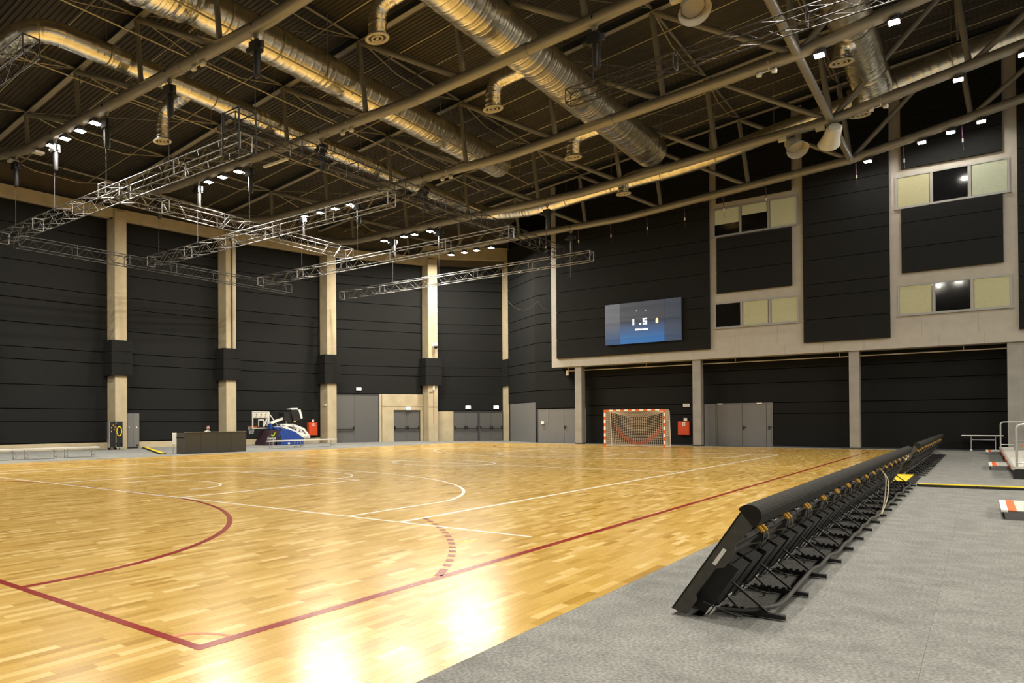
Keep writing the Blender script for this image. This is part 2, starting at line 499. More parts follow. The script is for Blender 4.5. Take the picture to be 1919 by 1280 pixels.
col_words = {3: 'outside the picture', 4: 'at the edge of the picture', 5: 'with the flight case at its foot', 6: 'behind the scorer desk, with a conduit down its face',
             7: 'between the red hydrant box and the tall grey doors', 8: 'with the white dome camera', 9: 'slim, in the far corner'}
for i in range(1, len(CP)):
    Mb = BAYS[i-1][0] if i == len(CP)-1 else BAYS[i][0]
    c = structure('column', (CP[i][0], CP[i][1], 0))
    c['label'] = 'cream concrete column ' + col_words.get(i, 'of the long wall behind the camera'); c['category'] = 'column'
    if i < 3: c['group'] = 'columns behind the camera'
    if i < len(CP)-1:
        pa, pb = Vector((*CP[i-1], 0)), Vector((*CP[i+1], 0)); pc_ = Vector((*CP[i], 0))
        dd = ((pc_-pa).normalized() + (pb-pc_).normalized()).normalized()
        Mb, _l = frame((0, 0), (dd.x, dd.y))
    T = Mb.copy(); T[0][3] = CP[i][0]; T[1][3] = CP[i][1]
    w = 0.75 if i < 9 else 0.50
    def cb(nm, mt, *a):
        mb = MB(); mb.T = T; mb.box(*a); return mb.build(nm, mt, c)
    cb('shaft', 'concrete', 0, w, 0, RCOL+0.05, 0, 13.35)
    for a, b in ((4.10, 4.79), (4.81, 5.44), (5.46, 6.08)):
        cb('cladding_panel', 'acoustic', -0.28 if i < 9 else -0.1, w+0.28 if i < 9 else w+0.03, -0.12, RCOL, a, b)
    if i == 6:
        mb = MB(); mb.T = T; mb.path([(0.30,-0.03,13.3),(0.30,-0.03,12.9),(0.42,-0.03,12.75),(0.42,-0.03,6.1)], 0.05, 6); mb.build('conduit', 'steel_dark', c)
    if i == 8:
        mb = MB(); mb.T = T; mb.path([(0.40,-0.03,4.0),(0.40,-0.03,1.35)], 0.018, 6); mb.build('red_cable', 'red_paint', c)
        mb = MB(); mb.T = T; mb.box(0.35,0.45,-0.09,0.0,3.75,4.05); mb.build('sounder', 'white', c)
        mb = MB(); mb.T = T; mb.box(-0.01,0.76,-0.01,0.0,2.50,2.53); mb.build('joint_line', 'steel_dark', c)
        mb = MB(); mb.T = T; mb.path([(0.05,-0.03,3.62),(0.42,-0.03,3.66)], 0.03, 6); mb.build('bracket', 'steel_paint', c)
    if i == 9:
        mb = MB(); mb.T = T; mb.path([(0.48,-0.03,2.6),(0.50,-0.03,1.2),(0.38,-0.04,0.4),(0.2,-0.05,0.02)], 0.02, 5); mb.build('loose_cable', 'black', c)
    if i == 7:
        mb = MB(); mb.T = T; mb.box(-0.06, 0.0, 0.12, 0.42, 2.55, 2.68); mb.build('motion_sensor', 'white', c)

# dome camera
T = BAYS[8][0].copy(); T[0][3] = CP[8][0]; T[1][3] = CP[8][1]
g = T @ Vector((0.48, -0.22, 6.9))
dc = thing('dome_camera', 'white dome security camera on the concrete column', 'camera', g)
mb = MB(); mb.lathe(g, [(0.0,0.28),(0.10,0.27),(0.14,0.18),(0.15,0.02),(0.0,0.02)], 16); mb.build('housing', 'white', dc)
mb = MB(); mb.lathe(g, [(0.13,0.02),(0.125,-0.06),(0.08,-0.14),(0.0,-0.17)], 16); mb.build('dome', 'black_gloss', dc)
mb = MB(); mb.T = T; mb.box(0.30,0.40,-0.05,0.0,6.95,7.2); mb.beam((0.35,-0.05,7.15),(0.48,-0.22,7.15),0.05,0.05); mb.build('arm', 'white', dc)

# ---- doors of the curved wall
DOOR_N = [0]
def door(M, s0, s1, z1, splits, bars, mt='door_dark', yf=RCOL-0.02, label=None):
    DOOR_N[0] += 1
    org = M @ Vector(((s0+s1)/2, yf, 0))
    d = structure('door_%d' % DOOR_N[0], org)
    if label: d['label'] = label
    def part(nm, mt, *a):
        mb = MB(); mb.T = M; mb.box(*a); return mb.build(nm, mt, d)
    part('door_frame', 'steel_dark', s0, s0+0.06, yf-0.03, yf+0.1, 0, z1)
    part('door_frame', 'steel_dark', s1-0.06, s1, yf-0.03, yf+0.1, 0, z1)
    part('door_frame', 'steel_dark', s0+0.06, s1-0.06, yf-0.03, yf+0.1, z1-0.05, z1)
    ed = [s0+0.06] + list(splits) + [s1-0.06]
    for k, (a, b) in enumerate(zip(ed, ed[1:])):
        leaf = part('door_leaf', mt, a+0.008, b-0.008, yf, yf+0.06, 0.01, z1-0.06)
        if k in bars:
            mb = MB(); mb.T = M
            mb.beam((a+0.08, yf-0.09, 0.93), (b-0.08, yf-0.09, 0.93), 0.05, 0.06)
            for e in (a+0.08, b-0.08): mb.box(e-0.03, e+0.03, yf-0.1, yf, 0.88, 1.12)
            mb.build('panic_bar', 'black', leaf)
    return d
M7, L7 = BAYS[7]; M8, L8 = BAYS[8]
door(M7, 0.9, 4.66, 3.44, [2.60], [0], 'door_dark', label='tall pair of grey doors beside the concrete column')
def wpanel(M, nm, mt, *a):
    mb = MB(); mb.T = M; mb.box(*a); return mb.build(nm, mt, wall_left)
wpanel(M7, 'concrete_panel', 'concrete', 4.66, 4.84, RCOL-0.05, RCOL+0.15, 0, 3.45)
wpanel(M7, 'concrete_panel', 'concrete', 4.86, L7, RCOL-0.12, RCOL+0.15, 2.56, 3.45)
wpanel(M7, 'concrete_panel', 'concrete', 4.86, 5.82, RCOL-0.12, RCOL+0.15, 0, 2.53)
wpanel(M7, 'concrete_panel', 'concrete', 5.82, L7, RCOL-0.12, RCOL+0.15, 2.30, 2.53)
wpanel(M7, 'concrete_panel', 'concrete', 8.17, L7+0.05, RCOL-0.12, RCOL+0.15, 0, 2.30)
door(M7, 5.82, 8.17, 2.28, [7.0], [0, 1], 'door_dark', label='low pair of grey doors under the concrete lintel')
wpanel(M8, 'concrete_panel', 'concrete', 0.70, 2.23, RCOL-0.12, RCOL+0.1, 0, 2.2)
door(M8, 2.23, 4.26, 2.2, [3.24], [0, 1], label='pair of grey fire doors nearer the dome camera column')
door(M8, 4.28, 6.22, 2.2, [5.25], [0, 1], label='pair of grey fire doors nearer the hall corner')

def exit_sign(M, s, z, label, yf=RCOL-0.06, w=0.36, h=0.19):
    org = M @ Vector((s, yf, z))
    e = thing('exit_sign', label, 'sign', org, 'lit emergency exit signs')
    mb = MB(); mb.T = M; mb.box(s-w/2-0.02, s+w/2+0.02, yf-0.0, yf+0.06, z-h/2-0.02, z+h/2+0.02); mb.build('housing', 'white', e)
    mb = MB(); mb.T = M; mb.box(s-w/2, s+w/2, yf-0.012, yf, z-h/2, z+h/2); mb.build('lit_face', 'exit_light', e)
    mb = MB(); mb.T = M
    mb.box(s-0.04, s+0.01, yf-0.018, yf-0.012, z-0.06, z+0.02); mb.box(s-0.03, s+0.0, yf-0.018, yf-0.012, z+0.03, z+0.06)
    mb.box(s+0.04, s+0.10, yf-0.018, yf-0.012, z-0.06, z+0.06); mb.build('running_figure_mark', 'exit_green', e)
exit_sign(M7, 2.96, 3.78, 'lit exit sign above the tall grey doors')
exit_sign(M7, 7.05, 2.42, 'lit exit sign on the concrete lintel', yf=RCOL-0.2)
exit_sign(M8, 3.43, 2.50, 'lit exit sign over the fire doors nearer the dome camera')
exit_sign(M8, 5.66, 2.50, 'lit exit sign over the fire doors nearer the corner')

def hydrant(M, s0, s1, z0, z1, yf, label):
    h = thing('hydrant_cabinet', label, 'cabinet', M @ Vector(((s0+s1)/2, yf, z0)))
    def part(nm, mt, par, *a):
        mb = MB(); mb.T = M; mb.box(*a); return mb.build(nm, mt, par)
    part('body', 'red_paint', h, s0, s1, yf, yf+0.2, z0, z1)
    dr = part('door_panel', 'red_paint', h, s0+0.02, s1-0.02, yf-0.02, yf, z0+0.02, z1-0.02)
    part('sticker', 'white', dr, (s0+s1)/2-0.07, (s0+s1)/2+0.09, yf-0.026, yf-0.02, z1-0.24, z1-0.06)
    part('sticker_mark', 'red_paint', dr, (s0+s1)/2-0.03, (s0+s1)/2+0.05, yf-0.03, yf-0.026, z1-0.19, z1-0.11)
    part('wall_sign', 'white', h, (s0+s1)/2-0.02, (s0+s1)/2+0.16, yf+0.1, yf+0.12, z1+0.03, z1+0.20)
M6, L6 = BAYS[6]
hydrant(M6, 7.0, 7.75, 0.55, 1.42, RCOL-0.22, 'red fire hydrant cabinet beside the portable basketball hoop')

# ---- left wall continues into the corner and the far wall
corner_a = (42.4, 18.7); corner_b = (39.3, 15.2)
Mc, Lc = frame(corner_a, corner_b)
wl2 = structure('wall_corner')
mb = MB(); mb.T = Mc; mb.box(0, Lc, 0.06, 0.3, 0, 17.5); mb.build('backing', 'joint', wl2)
rows = [2.75] + [z for z in ROWS if z > 2.9] + [14.2]
for a, b in zip(rows, rows[1:]):
    mb = MB(); mb.T = Mc; mb.box(0, Lc, 0.0, 0.07, a+0.02, b-0.02); mb.build('acoustic_panel', 'acoustic', wl2)
mb = MB(); mb.T = Mc; mb.box(0.3, Lc, 0.0, 0.06, 0, 2.73); mb.build('grey_panel', 'door_grey', wl2)

# ================================================================== FAR WALL
XF, XL = 37.6, 38.9
wall_far = structure('wall_far')
FZ = 17.8
MB().box(XL+0.08, XL+0.4, -31, 11.7, 0, 5.2).build('lower_backing', 'joint', wall_far)
MB().box(XF, XF+0.35, -31, 13.45, 4.9, FZ).build('facade_board', 'facade', wall_far)
MB().box(XF+0.35, XL+0.5, -31, 13.45, 4.92, 5.1).build('soffit', 'facade', wall_far)
MB().box(XF+0.35, XL+3.0, 13.2, 13.45, 4.92, FZ).build('return_wall', 'acoustic', wall_far)
# corner infill above the doors, beside the balcony
rows = [2.3] + [z for z in ROWS if z > 2.5] + [14.2]
for a, b in zip(rows, rows[1:]):
    MB().box(XL+0.32, XL+0.42, 11.8, 15.25, a+0.02, b-0.02).build('acoustic_panel', 'acoustic', wall_far)
MB().box(XL+0.42, XL+0.7, 11.5, 15.3, 0, FZ).build('corner_backing', 'joint', wall_far)
# lower dark panels, bay by bay between the lower columns
LCOL = [11.85, 5.30, -1.60, -7.35, -14.0, -20.6, -27.2]
lowrows = [0.06, 1.81, 2.41, 3.5, 4.25, 4.9]
MB().box(XL, XL+0.06, -31, 11.7, 0, 0.06).build('base_strip', 'steel_dark', wall_far)
for bi in range(len(LCOL)-1):
    ya, yb = LCOL[bi], LCOL[bi+1]
    for a, b in zip(lowrows, lowrows[1:]):
        y0, y1 = yb, ya
        segs = [(y0, y1)]
        if bi == 1 and b <= 2.45: segs = [(y0, 1.94)]
        for s0, s1 in segs:
            MB().box(XL, XL+0.08, s0+0.01, s1-0.01, a+0.018, b-0.018).build('acoustic_panel', 'acoustic', wall_far)
# upper dark panels standing proud of the pale boards
FJ = [5.42, 6.6, 7.75, 8.4, 9.65, 10.85, 11.5, 12.75, 13.4, 14.65, 15.9, 17.1, FZ]
def dark(y0, y1, z0, z1):
    zs = [z0] + [z for z in FJ if z0+0.1 < z < z1-0.1] + [z1]
    MB().box(XF-0.06, XF, y0+0.02, y1-0.02, z0+0.02, z1-0.02).build('panel_core', 'joint', wall_far)
    for a, b in zip(zs, zs[1:]):
        MB().box(XF-0.14, XF-0.06, y0, y1, a+0.013, b-0.013).build('acoustic_panel', 'acoustic', wall_far)
dark(4.55, 13.08, 5.42, FZ)
dark(-3.0, 0.37, 5.42, FZ)
dark(-10.6, -7.27, 5.42, FZ)
for (a, b) in ((0.83, 4.22), (-6.82, -3.43)):
    dark(a, b, 8.46, 11.54); dark(a, b, 13.45, FZ)
# board joints in the pale facade
for yj in (12.2, 9.9, 7.6, 5.4, 3.2, 1.2, -0.4, -2.0, -4.7, -6.2):
    MB().box(XF-0.004, XF, yj-0.008, yj+0.008, 4.9, 5.42).build('board_joint', 'concrete_grey', wall_far)
for yj in (3.4, 1.5, -4.1, -6.0):
    MB().box(XF-0.004, XF, yj-0.008, yj+0.008, 5.42, 6.45).build('board_joint', 'concrete_grey', wall_far)
# curtain rail under the balcony
rail = thing('curtain_rail', 'pale curtain rail fixed under the balcony edge', 'rail', (38.1, 2, 4.62))
MB().tube((38.1, 12.6, 4.66), (38.1, -12, 4.66), 0.028, 8).build('tube', 'concrete', rail)
for yy in (12.6, 8, 3.5, -1, -5.5, -10):
    MB().tube((38.1, yy, 4.66), (38.1, yy, 4.93), 0.02, 6).build('hanger', 'concrete', rail)
MB().box(38.05, 38.15, 12.58, 12.72, 4.38, 4.7).build('end_pulley', 'offwhite', rail)

lcw = ['left of the goal', 'between the goal and the grey door', 'nearest the end of the board row', 'behind the guard rail', 'outside the picture',
       'outside the picture', 'outside the picture']
for i, yc in enumerate(LCOL):
    c = structure('column', (XF+0.25, yc, 0))
    c['label'] = 'grey concrete column under the balcony, ' + lcw[i]; c['category'] = 'column'
    if i > 3: c['group'] = 'balcony columns outside the picture'
    w = 0.2 if i < 3 else 0.45
    MB().box(XF+0.12, XF+0.72, yc-w, yc+w, 0, 4.92).build('shaft', 'concrete_grey', c)
    MB().box(XF+0.10, XF+0.74, yc-w-0.015, yc+w+0.015, 0, 0.08).build('base_trim', 'steel_dark', c)

# far wall double door with side panel
def far_door(n, y_hi, y_lo, z1, splits, handle_y, label, X=XL, side=None, mt='door_grey'):
    DOOR_N[0] += 1
    d = structure('door_%d' % DOOR_N[0], (X, (y_hi+y_lo)/2, 0)); d['label'] = label
    MB().box(X-0.02, X+0.08, y_lo, y_lo+0.05, 0, z1).build('door_frame', mt, d)
    MB().box(X-0.02, X+0.08, y_hi-0.05, y_hi, 0, z1).build('door_frame', mt, d)
    MB().box(X-0.02, X+0.08, y_lo+0.05, y_hi-0.05, z1-0.05, z1).build('door_frame', mt, d)
    ed = [y_hi-0.05] + splits + [y_lo+0.05]
    for a, b in zip(ed, ed[1:]):
        lf = MB().box(X-0.01, X+0.06, b+0.01, a-0.01, 0.01, z1-0.06).build('door_leaf', mt, d)
        for hy in handle_y:
            if b < hy < a:
                MB().box(X-0.07, X-0.01, hy-0.03, hy+0.03, 0.95, 1.15).beam((X-0.06, hy, 1.08), (X-0.06, hy-0.14, 1.08), 0.03, 0.03).build('door_handle', 'black', lf)
    return d
dr = far_door(0, 4.62, 1.95, 2.42, [3.35, 2.24], [3.30, 2.12], 'wide grey steel door between two concrete columns')
for yy in (4.4, 2.55): MB().box(XL-0.08, XL-0.02, yy-0.12, yy+0.12, 2.36, 2.42).build('door_closer', 'white', dr)
MB().box(XL-0.01, XL+0.06, 4.64, 5.2, 0.0, 2.40).build('grey_panel', 'door_grey', wall_far)
far_door(1, 15.1, 11.95, 2.26, [13.35], [13.3], 'grey steel door in the corner beside the goal', X=XL+0.34)
sw = thing('switch_box', 'small white switch box beside the grey corner door', 'switch', (XL+0.30, 14.75, 1.3))
MB().box(XL+0.24, XL+0.32, 14.65, 14.85, 1.25, 1.45).build('box', 'white', sw)
MB().tube((XL+0.3, 14.45, 1.35), (XL+0.3, 14.45, 2.24), 0.015, 6).build('cable', 'white', sw)

Mfar = Matrix(((0, 1, 0, XL), (-1, 0, 0, 0), (0, 0, 1, 0), (0, 0, 0, 1)))   # local x = -y, local y = +x
hydrant(Mfar, -6.52, -5.92, 0.62, 1.40, -0.2, 'red fire hydrant cabinet beside the handball goal')
e = thing('wall_sign', 'small white sign above the red hydrant cabinet by the goal', 'sign', (XL-0.03, 6.11, 2.35))
MB().box(XL-0.05, XL, 5.94, 6.28, 2.26, 2.44).build('plate', 'white', e)
MB().box(XL-0.056, XL-0.05, 6.0, 6.22, 2.32, 2.38).build('print', 'concrete_grey', e)

# windows in the balcony wall
def window(n, y_hi, y_lo, z0, z1, fills):
    w = structure('window_%d' % n, (XF, (y_hi+y_lo)/2, z0))
    t = 0.07; X0, X1 = XF-0.05, XF+0.02
    MB().box(X0, X1, y_lo, y_hi, z1-t, z1).build('window_frame', 'alu_frame', w)
    MB().box(X0, X1, y_lo, y_hi, z0, z0+t).build('window_frame', 'alu_frame', w)
    W = (y_hi-y_lo)/3
    for k in range(4):
        yc = y_hi - k*W
        a = yc - (t if k else 0) ; 
        if k == 0: a, b = y_hi-t, y_hi
        elif k == 3: a, b = y_lo, y_lo+t
        else: a, b = yc-t*0.6, yc+t*0.6
        MB().box(X0, X1, a, b, z0+t, z1-t).build('window_frame', 'alu_frame', w)
    MB().box(X0-0.05, X1, y_lo-0.05, y_hi+0.05, z0-0.04, z0).build('sill', 'alu_frame', w)
    for k, fl in enumerate(fills):
        hi, lo = y_hi-k*W-0.06, y_hi-(k+1)*W+0.06
        MB().box(XF-0.006, XF-0.002, lo, hi, z0+t, z1-t).build('dark_room', 'glass_dark', w)
        drop, m_ = fl
        if drop > 0:
            zt = z1-t; zb = zt - drop*(z1-z0-2*t)
            MB().box(XF-0.012, XF-0.008, lo+0.015, hi-0.015, zb, zt).build('roller_blind', m_, w)
            if drop < 1: MB().box(XF-0.016, XF-0.008, lo+0.015, hi-0.015, zb-0.03, zb).build('blind_bar', 'blind', w)
        MB().box(XF-0.022, XF-0.018, lo, hi, z0+t, z1-t).build('pane', 'pane', w)
window(1, 4.38, 0.56, 11.62, 13.17, [(0.55, 'blind'), (0.34, 'blind'), (1.0, 'blind')])
window(2, 4.36, 0.56, 6.55, 7.95, [(0.0, 'blind'), (1.0, 'blind'), (1.0, 'blind')])
window(3, -3.22, -7.04, 11.60, 13.15, [(1.0, 'blind'), (0.0, 'blind'), (1.0, 'blind_green')])
window(4, -3.26, -7.08, 6.45, 7.92, [(1.0, 'blind'), (0.0, 'blind'), (1.0, 'blind')])

# ---- LED scoreboard
sb = thing('scoreboard_screen', 'large blue video scoreboard on the balcony wall showing white digits', 'screen', (XF-0.3, 8.0, 6.04))
XS = XF-0.30
MB().box(XS+0.02, XF-0.14, 5.95, 10.02, 6.07, 8.45).build('cabinet', 'black', sb)
for (a, b, m_) in ((9.21, 10.05, 'screen_left'), (6.80, 9.20, 'screen_main'), (5.92, 6.79, 'screen_right')):
    MB().box(XS, XS+0.02, a, b, 6.04, 8.48).build('screen_panel', m_, sb)
def glyph(nm, m_, boxes):
    mb = MB()
    for (a, b, c, d) in boxes: mb.box(XS-0.006, XS, a, b, c, d)
    mb.build(nm, m_, sb)
glyph('digit_one', 'screen_digit', [(8.42, 8.50, 7.12, 7.48)])
glyph('decimal_point', 'screen_digit', [(8.03, 8.12, 7.12, 7.21)])
glyph('digit_five', 'screen_digit', [(7.72, 7.94, 7.41, 7.48), (7.87, 7.94, 7.27, 7.48), (7.72, 7.94, 7.26, 7.33), (7.72, 7.79, 7.12, 7.33), (7.72, 7.94, 7.12, 7.18)])
glyph('bottle_icon', 'screen_icon', [(7.12, 7.25, 7.14, 7.36), (7.14, 7.23, 7.36, 7.42)])
gl = MB()
rr = random.Random(5)
yy = 8.36
while yy > 7.70:
    w_ = rr.uniform(0.03, 0.06); gl.box(XS-0.006, XS, yy-w_, yy, 6.80, 6.80+rr.uniform(0.06, 0.10)); yy -= w_+0.012
gl.build('caption_print', 'screen_digit', sb)
glyph('small_dot', 'screen_icon', [(8.26, 8.31, 7.93, 7.97)]); glyph('small_dot', 'screen_icon', [(7.76, 7.81, 7.93, 7.97)])
for (a, b) in ((9.8, 9.7), (6.3, 6.2)):
    MB().box(XF-0.28, XF-0.15, b, a, 8.45, 8.52).build('bracket', 'black', sb)

# ---- ball net gathered in the corner (thin scalloped rope)
nr = thing('corner_net_rope', 'thin sagging rope of a gathered ball net in the far corner', 'rope', (38.2, 15, 8.9))
pts = []
for (ya, za, yb, zb, sag) in ((17.2, 10.0, 14.95, 9.55, 0.7), (14.95, 9.55, 13.5, 9.0, 0.5)):
    for i in range(9):
        t = i/8; pts.append((39.0 - (17.2-ya)*0, ya+(yb-ya)*t, za+(zb-za)*t - sag*4*t*(1-t)))
MB().path(pts, 0.006, 5).build('rope', 'cable_grey', nr)

# unseen sides of the hall
wr = structure('wall_right')
MB().box(-30, 40, -33.2, -33, 0, 17.5).build('panel_wall', 'acoustic', wr)
wb = structure('wall_back')
MB().box(-26.2, -26, -33, 29.5, 0, 20).build('panel_wall', 'acoustic', wb)

# ================================================================== ROOF
TX = [-24.5, -16.8, -9.1, -1.4, 6.3, 14.0, 21.8, 29.6, 36.2]
NODE_Y = [27.35, 23.2, 19.05, 14.9, 10.75, 6.6, 2.45, -1.7, -5.85, -10.0, -14.15, -18.3, -22.45, -26.6, -30.75]
def zb(y):
    tab = [(27.35, 14.2), (25.3, 13.75), (23.2, 13.42), (8.6, 13.30), (-1.7, 14.05), (-7.4, 15.2), (-10.0, 15.6), (-30.75, 15.6)]
    for (a, za), (b, zb_) in zip(tab, tab[1:]):
        if y >= b: return za + (zb_-za)*(a-y)/(a-b)
    return tab[-1][1]
def zt(y):
    return zroof(y) if y > -10 else zroof(-10) - (-10-y)*0.115
tlabel = ['grey tubular roof truss %s outside the picture behind the camera' % w for w in ('farthest', 'second', 'third')] + ['grey tubular roof truss just outside the picture'] + \
  ['grey tubular roof truss nearest the camera, with the flaring lamps', 'second grey roof truss from the camera, above the corner block',
   'third grey roof truss from the camera, over mid court', 'fourth grey roof truss, beside the round duct bend', 'last grey roof truss, running along the balcony wall']
for ti, X in enumerate(TX):
    t = thing('roof_truss', tlabel[ti], 'truss', (X, 8, 13.3), 'tubular roof trusses')
    pts = [(X, y, zb(y)) for y in (27.6, 25.3, 23.2, 16, 8.6, 3.5, -1.7, -7.4, -10.0, -20, -30.75)]
    ch = MB().path(pts, 0.205, 16).build('bottom_chord', 'steel_paint', t)
    for y in (12.7, 4.4, -3.8):                      # flange joints
        a = Vector((X, y+0.12, zb(y+0.12))); b = Vector((X, y-0.12, zb(y-0.12)))
        MB().tube(a, b, 0.225, 16).build('splice_sleeve', 'steel_paint', ch)
    for y in (21.5, 17.0, 9.3, 6.0, 0.4, -5.0):
        a = Vector((X, y+0.02, zb(y+0.02))); b = Vector((X, y-0.02, zb(y-0.02)))
        MB().tube(a, b, 0.213, 14).build('clamp_band', 'flange', ch)
    for ya, yb in ((28.3, -10.0), (-10.0, -31)):
        A, B = (X, ya, zt(ya)+0.14), (X, yb, zt(yb)+0.14)
        MB().beam(A, B, 0.03, 0.34).build('top_chord_web', 'steel_dark', t)
        MB().beam((X, ya, zt(ya)-0.04), (X, yb, zt(yb)-0.04), 0.26, 0.03).build('top_chord_flange', 'flange', t)
    tops = []
    for y in NODE_Y:
        yt = y + 0.11*(zt(y)-zb(y)) if y > -10 else y
        tops.append((X, yt, zt(yt)))
        MB().tube((X, y, zb(y)), tops[-1], 0.10, 10).build('post', 'steel_paint', t)
    for i in range(len(NODE_Y)-1):
        y0, y1 = NODE_Y[i], NODE_Y[i+1]
        if y0 > -1.0: a, b = tops[i], (X, y1, zb(y1))
        else: a, b = (X, y0, zb(y0)), tops[i+1]
        MB().tube(a, b, 0.105, 10).build('diagonal', 'steel_paint', t)
# pipe joining the trusses along the kink of their lower chords
jp = thing('brace_pipe', 'long grey brace pipe joining the truss kinks on the balcony side', 'pipe', (20, -1.7, 14.05))
for a, b in zip(TX, TX[1:]):
    MB().tube((a, -1.7, 14.05), (b, -1.7, 14.05), 0.13, 12).build('pipe_length', 'steel_paint', jp)

ceiling = structure('ceiling')
def deck_profile(x0, x1, pitch=0.22, dep=0.048):
    n = max(1, int((x1-x0)/pitch)); p = (x1-x0)/n; pts = []
    for i in range(n):
        a = x0+i*p
        pts += [(a, 0), (a+0.34*p, 0), (a+0.46*p, dep), (a+0.88*p, dep)]
    pts.append((x1, 0))
    return pts
for a, b in zip(TX + [38.2], (TX + [38.2])[1:] + [45.5]):
    if b <= a: continue
    for ya, yb in ((29.6, -10.0), (-10.0, -33.2)):
        pr = deck_profile(a, b); v = []; f = []
        for (x, h) in pr:
            v += [(x, ya, zt(ya)+0.34+h), (x, yb, zt(yb)+0.34+h)]
        for i in range(len(pr)-1): f.append((2*i, 2*i+1, 2*i+3, 2*i+2))
        mb = MB(); mb._add(v, f); mb.build('deck_sheet', 'deck_metal', ceiling)
MB().box(-26.2, 46, -34, 30.4, 20.4, 20.6).build('roof_build_up', 'joint', ceiling)
# purlins with bent tie rods, conduits
for i in range(3, len(TX)-1):
    X0, X1 = TX[i], TX[i+1]; Lx = X1-X0
    for y in NODE_Y[:10]:
        yt = y + 0.11*(zt(y)-zb(y)); z = zt(yt)+0.12
        MB().tube((X0, yt, z), (X1, yt, z), 0.05, 8).build('purlin', 'steel_paint', ceiling)
        MB().path([(X0+0.1, yt, z-0.02), (X0+Lx*0.33, yt, z-0.52), (X0+Lx*0.67, yt, z-0.52), (X1-0.1, yt, z-0.02)], 0.022, 6).build('tie_rod', 'conduit', ceiling)
    for fx in (0.26, 0.52, 0.78):
        x = X0 + Lx*fx
        MB().tube((x, 28, zt(28)+0.02), (x, -9.8, zt(-9.8)+0.02), 0.03, 6).build('conduit', 'conduit' if fx != 0.52 else 'alu', ceiling)
    MB().tube((X0, 15.1, zt(15.1)+0.1), (X1, 11.0, zt(11.0)+0.1), 0.012, 5).build('wind_brace', 'steel_paint', ceiling)
    MB().tube((X0, 6.9, zt(6.9)+0.1), (X1, 2.8, zt(2.8)+0.1), 0.012, 5).build('wind_brace', 'steel_paint', ceiling)
    MB().tube((X0, 23.4, zt(23.4)+0.1), (X1, 19.3, zt(19.3)+0.1), 0.012, 5).build('wind_brace', 'steel_paint', ceiling)
for (y, z, nm) in ((11.05, 14.25, 'a'), (17.6, 14.3, 'b'), (13.8, 14.5, 'c')):
    sp = thing('sprinkler_pipe', {'a': 'thin yellow-lit pipe running beside the largest duct', 'b': 'thin pipe running above the lamp row by the wall',
               'c': 'thin pipe running between the two wall-side ducts'}[nm], 'pipe', (14, y, z))
    MB().tube((-6, y, z), (29.0, y, z), 0.028, 6).build('tube', 'conduit', sp)
    for x in range(-4, 29, 4):
        MB().tube((x, y, z), (x, y, zt(y)+0.3), 0.012, 5).build('drop_rod', 'steel_paint', sp)
        MB().tube((x+1.5, y, z), (x+1.5, y, z-0.10), 0.022, 6).build('sprinkler_head', 'white', sp)

# ================================================================== DUCTS
def fillet(pts, R, n=7):
    pts = [Vector(p) for p in pts]; out = [pts[0]]
    for i in range(1, len(pts)-1):
        a, b, c = pts[i-1], pts[i], pts[i+1]
        u = (a-b); w = (c-b)
        Rr = min(R, u.length*0.49, w.length*0.49)
        p0 = b + u.normalized()*Rr; p2 = b + w.normalized()*Rr
        for k in range(n+1):
            t = k/n; out.append(p0*(1-t)**2 + b*2*t*(1-t) + p2*t*t)
    out.append(pts[-1]); return out
def resample(pts, step):
    out = [pts[0]]; rem = step
    for a, b in zip(pts, pts[1:]):
        L = (b-a).length; t = rem
        while t < L:
            out.append(a + (b-a)*(t/L)); t += step
        rem = t - L
    out.append(pts[-1]); return out
def foil_tube(pts, r, seed, step=0.045, gap=(0.18, 0.6), ridge=0.016, rough=0.010, n=28):
    rnd = random.Random(seed); P = resample(pts, step); rs = []; nxt = rnd.uniform(*gap); d = 0; wob = 0
    for i in range(len(P)):
        d += step; wob = wob*0.8 + rnd.uniform(-1, 1)*rough*0.5
        rr_ = r*(1 + wob)
        if d >= nxt: rr_ += ridge; d = 0; nxt = rnd.uniform(*gap)
        rs.append(rr_)
    return P, rs
def duct(name, label, pts, r, seed, R=1.2, loc=None, mt='foil', **kw):
    t = thing(name, label, 'duct', loc or pts[0], 'foil-wrapped air ducts')
    P, rs = foil_tube(fillet(pts, R) if len(pts) > 2 else [Vector(p) for p in pts], r, seed, **kw)
    MB().path(P, rs, 28).build('wrapped_tube', mt, t)
    k = 20
    while k < len(P)-20:                                     # metal hanger straps
        c = P[k]; d = (P[k+1]-P[k-1]).normalized()
        MB().path([c-d*0.02, c+d*0.02], [r*1.03+0.012]*2, 28, caps=False).build('hanger_strap', 'conduit', t)
        MB().tube(c+Vector((0,0,r)), Vector((c.x, c.y, zt(c.y)+0.3)), 0.012, 5).build('hanger_rod', 'steel_paint', t)
        k += 55
    return t
dA = duct('air_duct', 'narrower foil-wrapped duct nearest the dark columned wall', [(2.4, 21.5, 14.3), (2.4, 15.55, 14.45), (33.0, 15.55, 14.3), (33.0, 12.5, 13.95), (33.0, 8.3, 14.35),
      (33.0, 4.2, 14.5), (33.0, 0.6, 15.25), (33.0, -3.2, 15.9)], 0.37, 1, R=1.3)
dB = duct('air_duct', 'wide foil-wrapped duct with an open capped end over mid court', [(-6, 11.75, 15.0), (27.2, 11.75, 15.0)], 0.63, 2)
MB().lathe((27.2, 11.75, 15.0), [(0.63, 0), (0.60, 0.10), (0.40, 0.22), (0.0, 0.26)], 28, 'x').build('end_cap', 'foil_thin', dB)
P_, r_ = foil_tube([Vector((2.2, 11.75, 15.02)), Vector((5.9, 11.75, 15.02))], 0.86, 9, rough=0.06, ridge=0.03, gap=(0.15, 0.5))
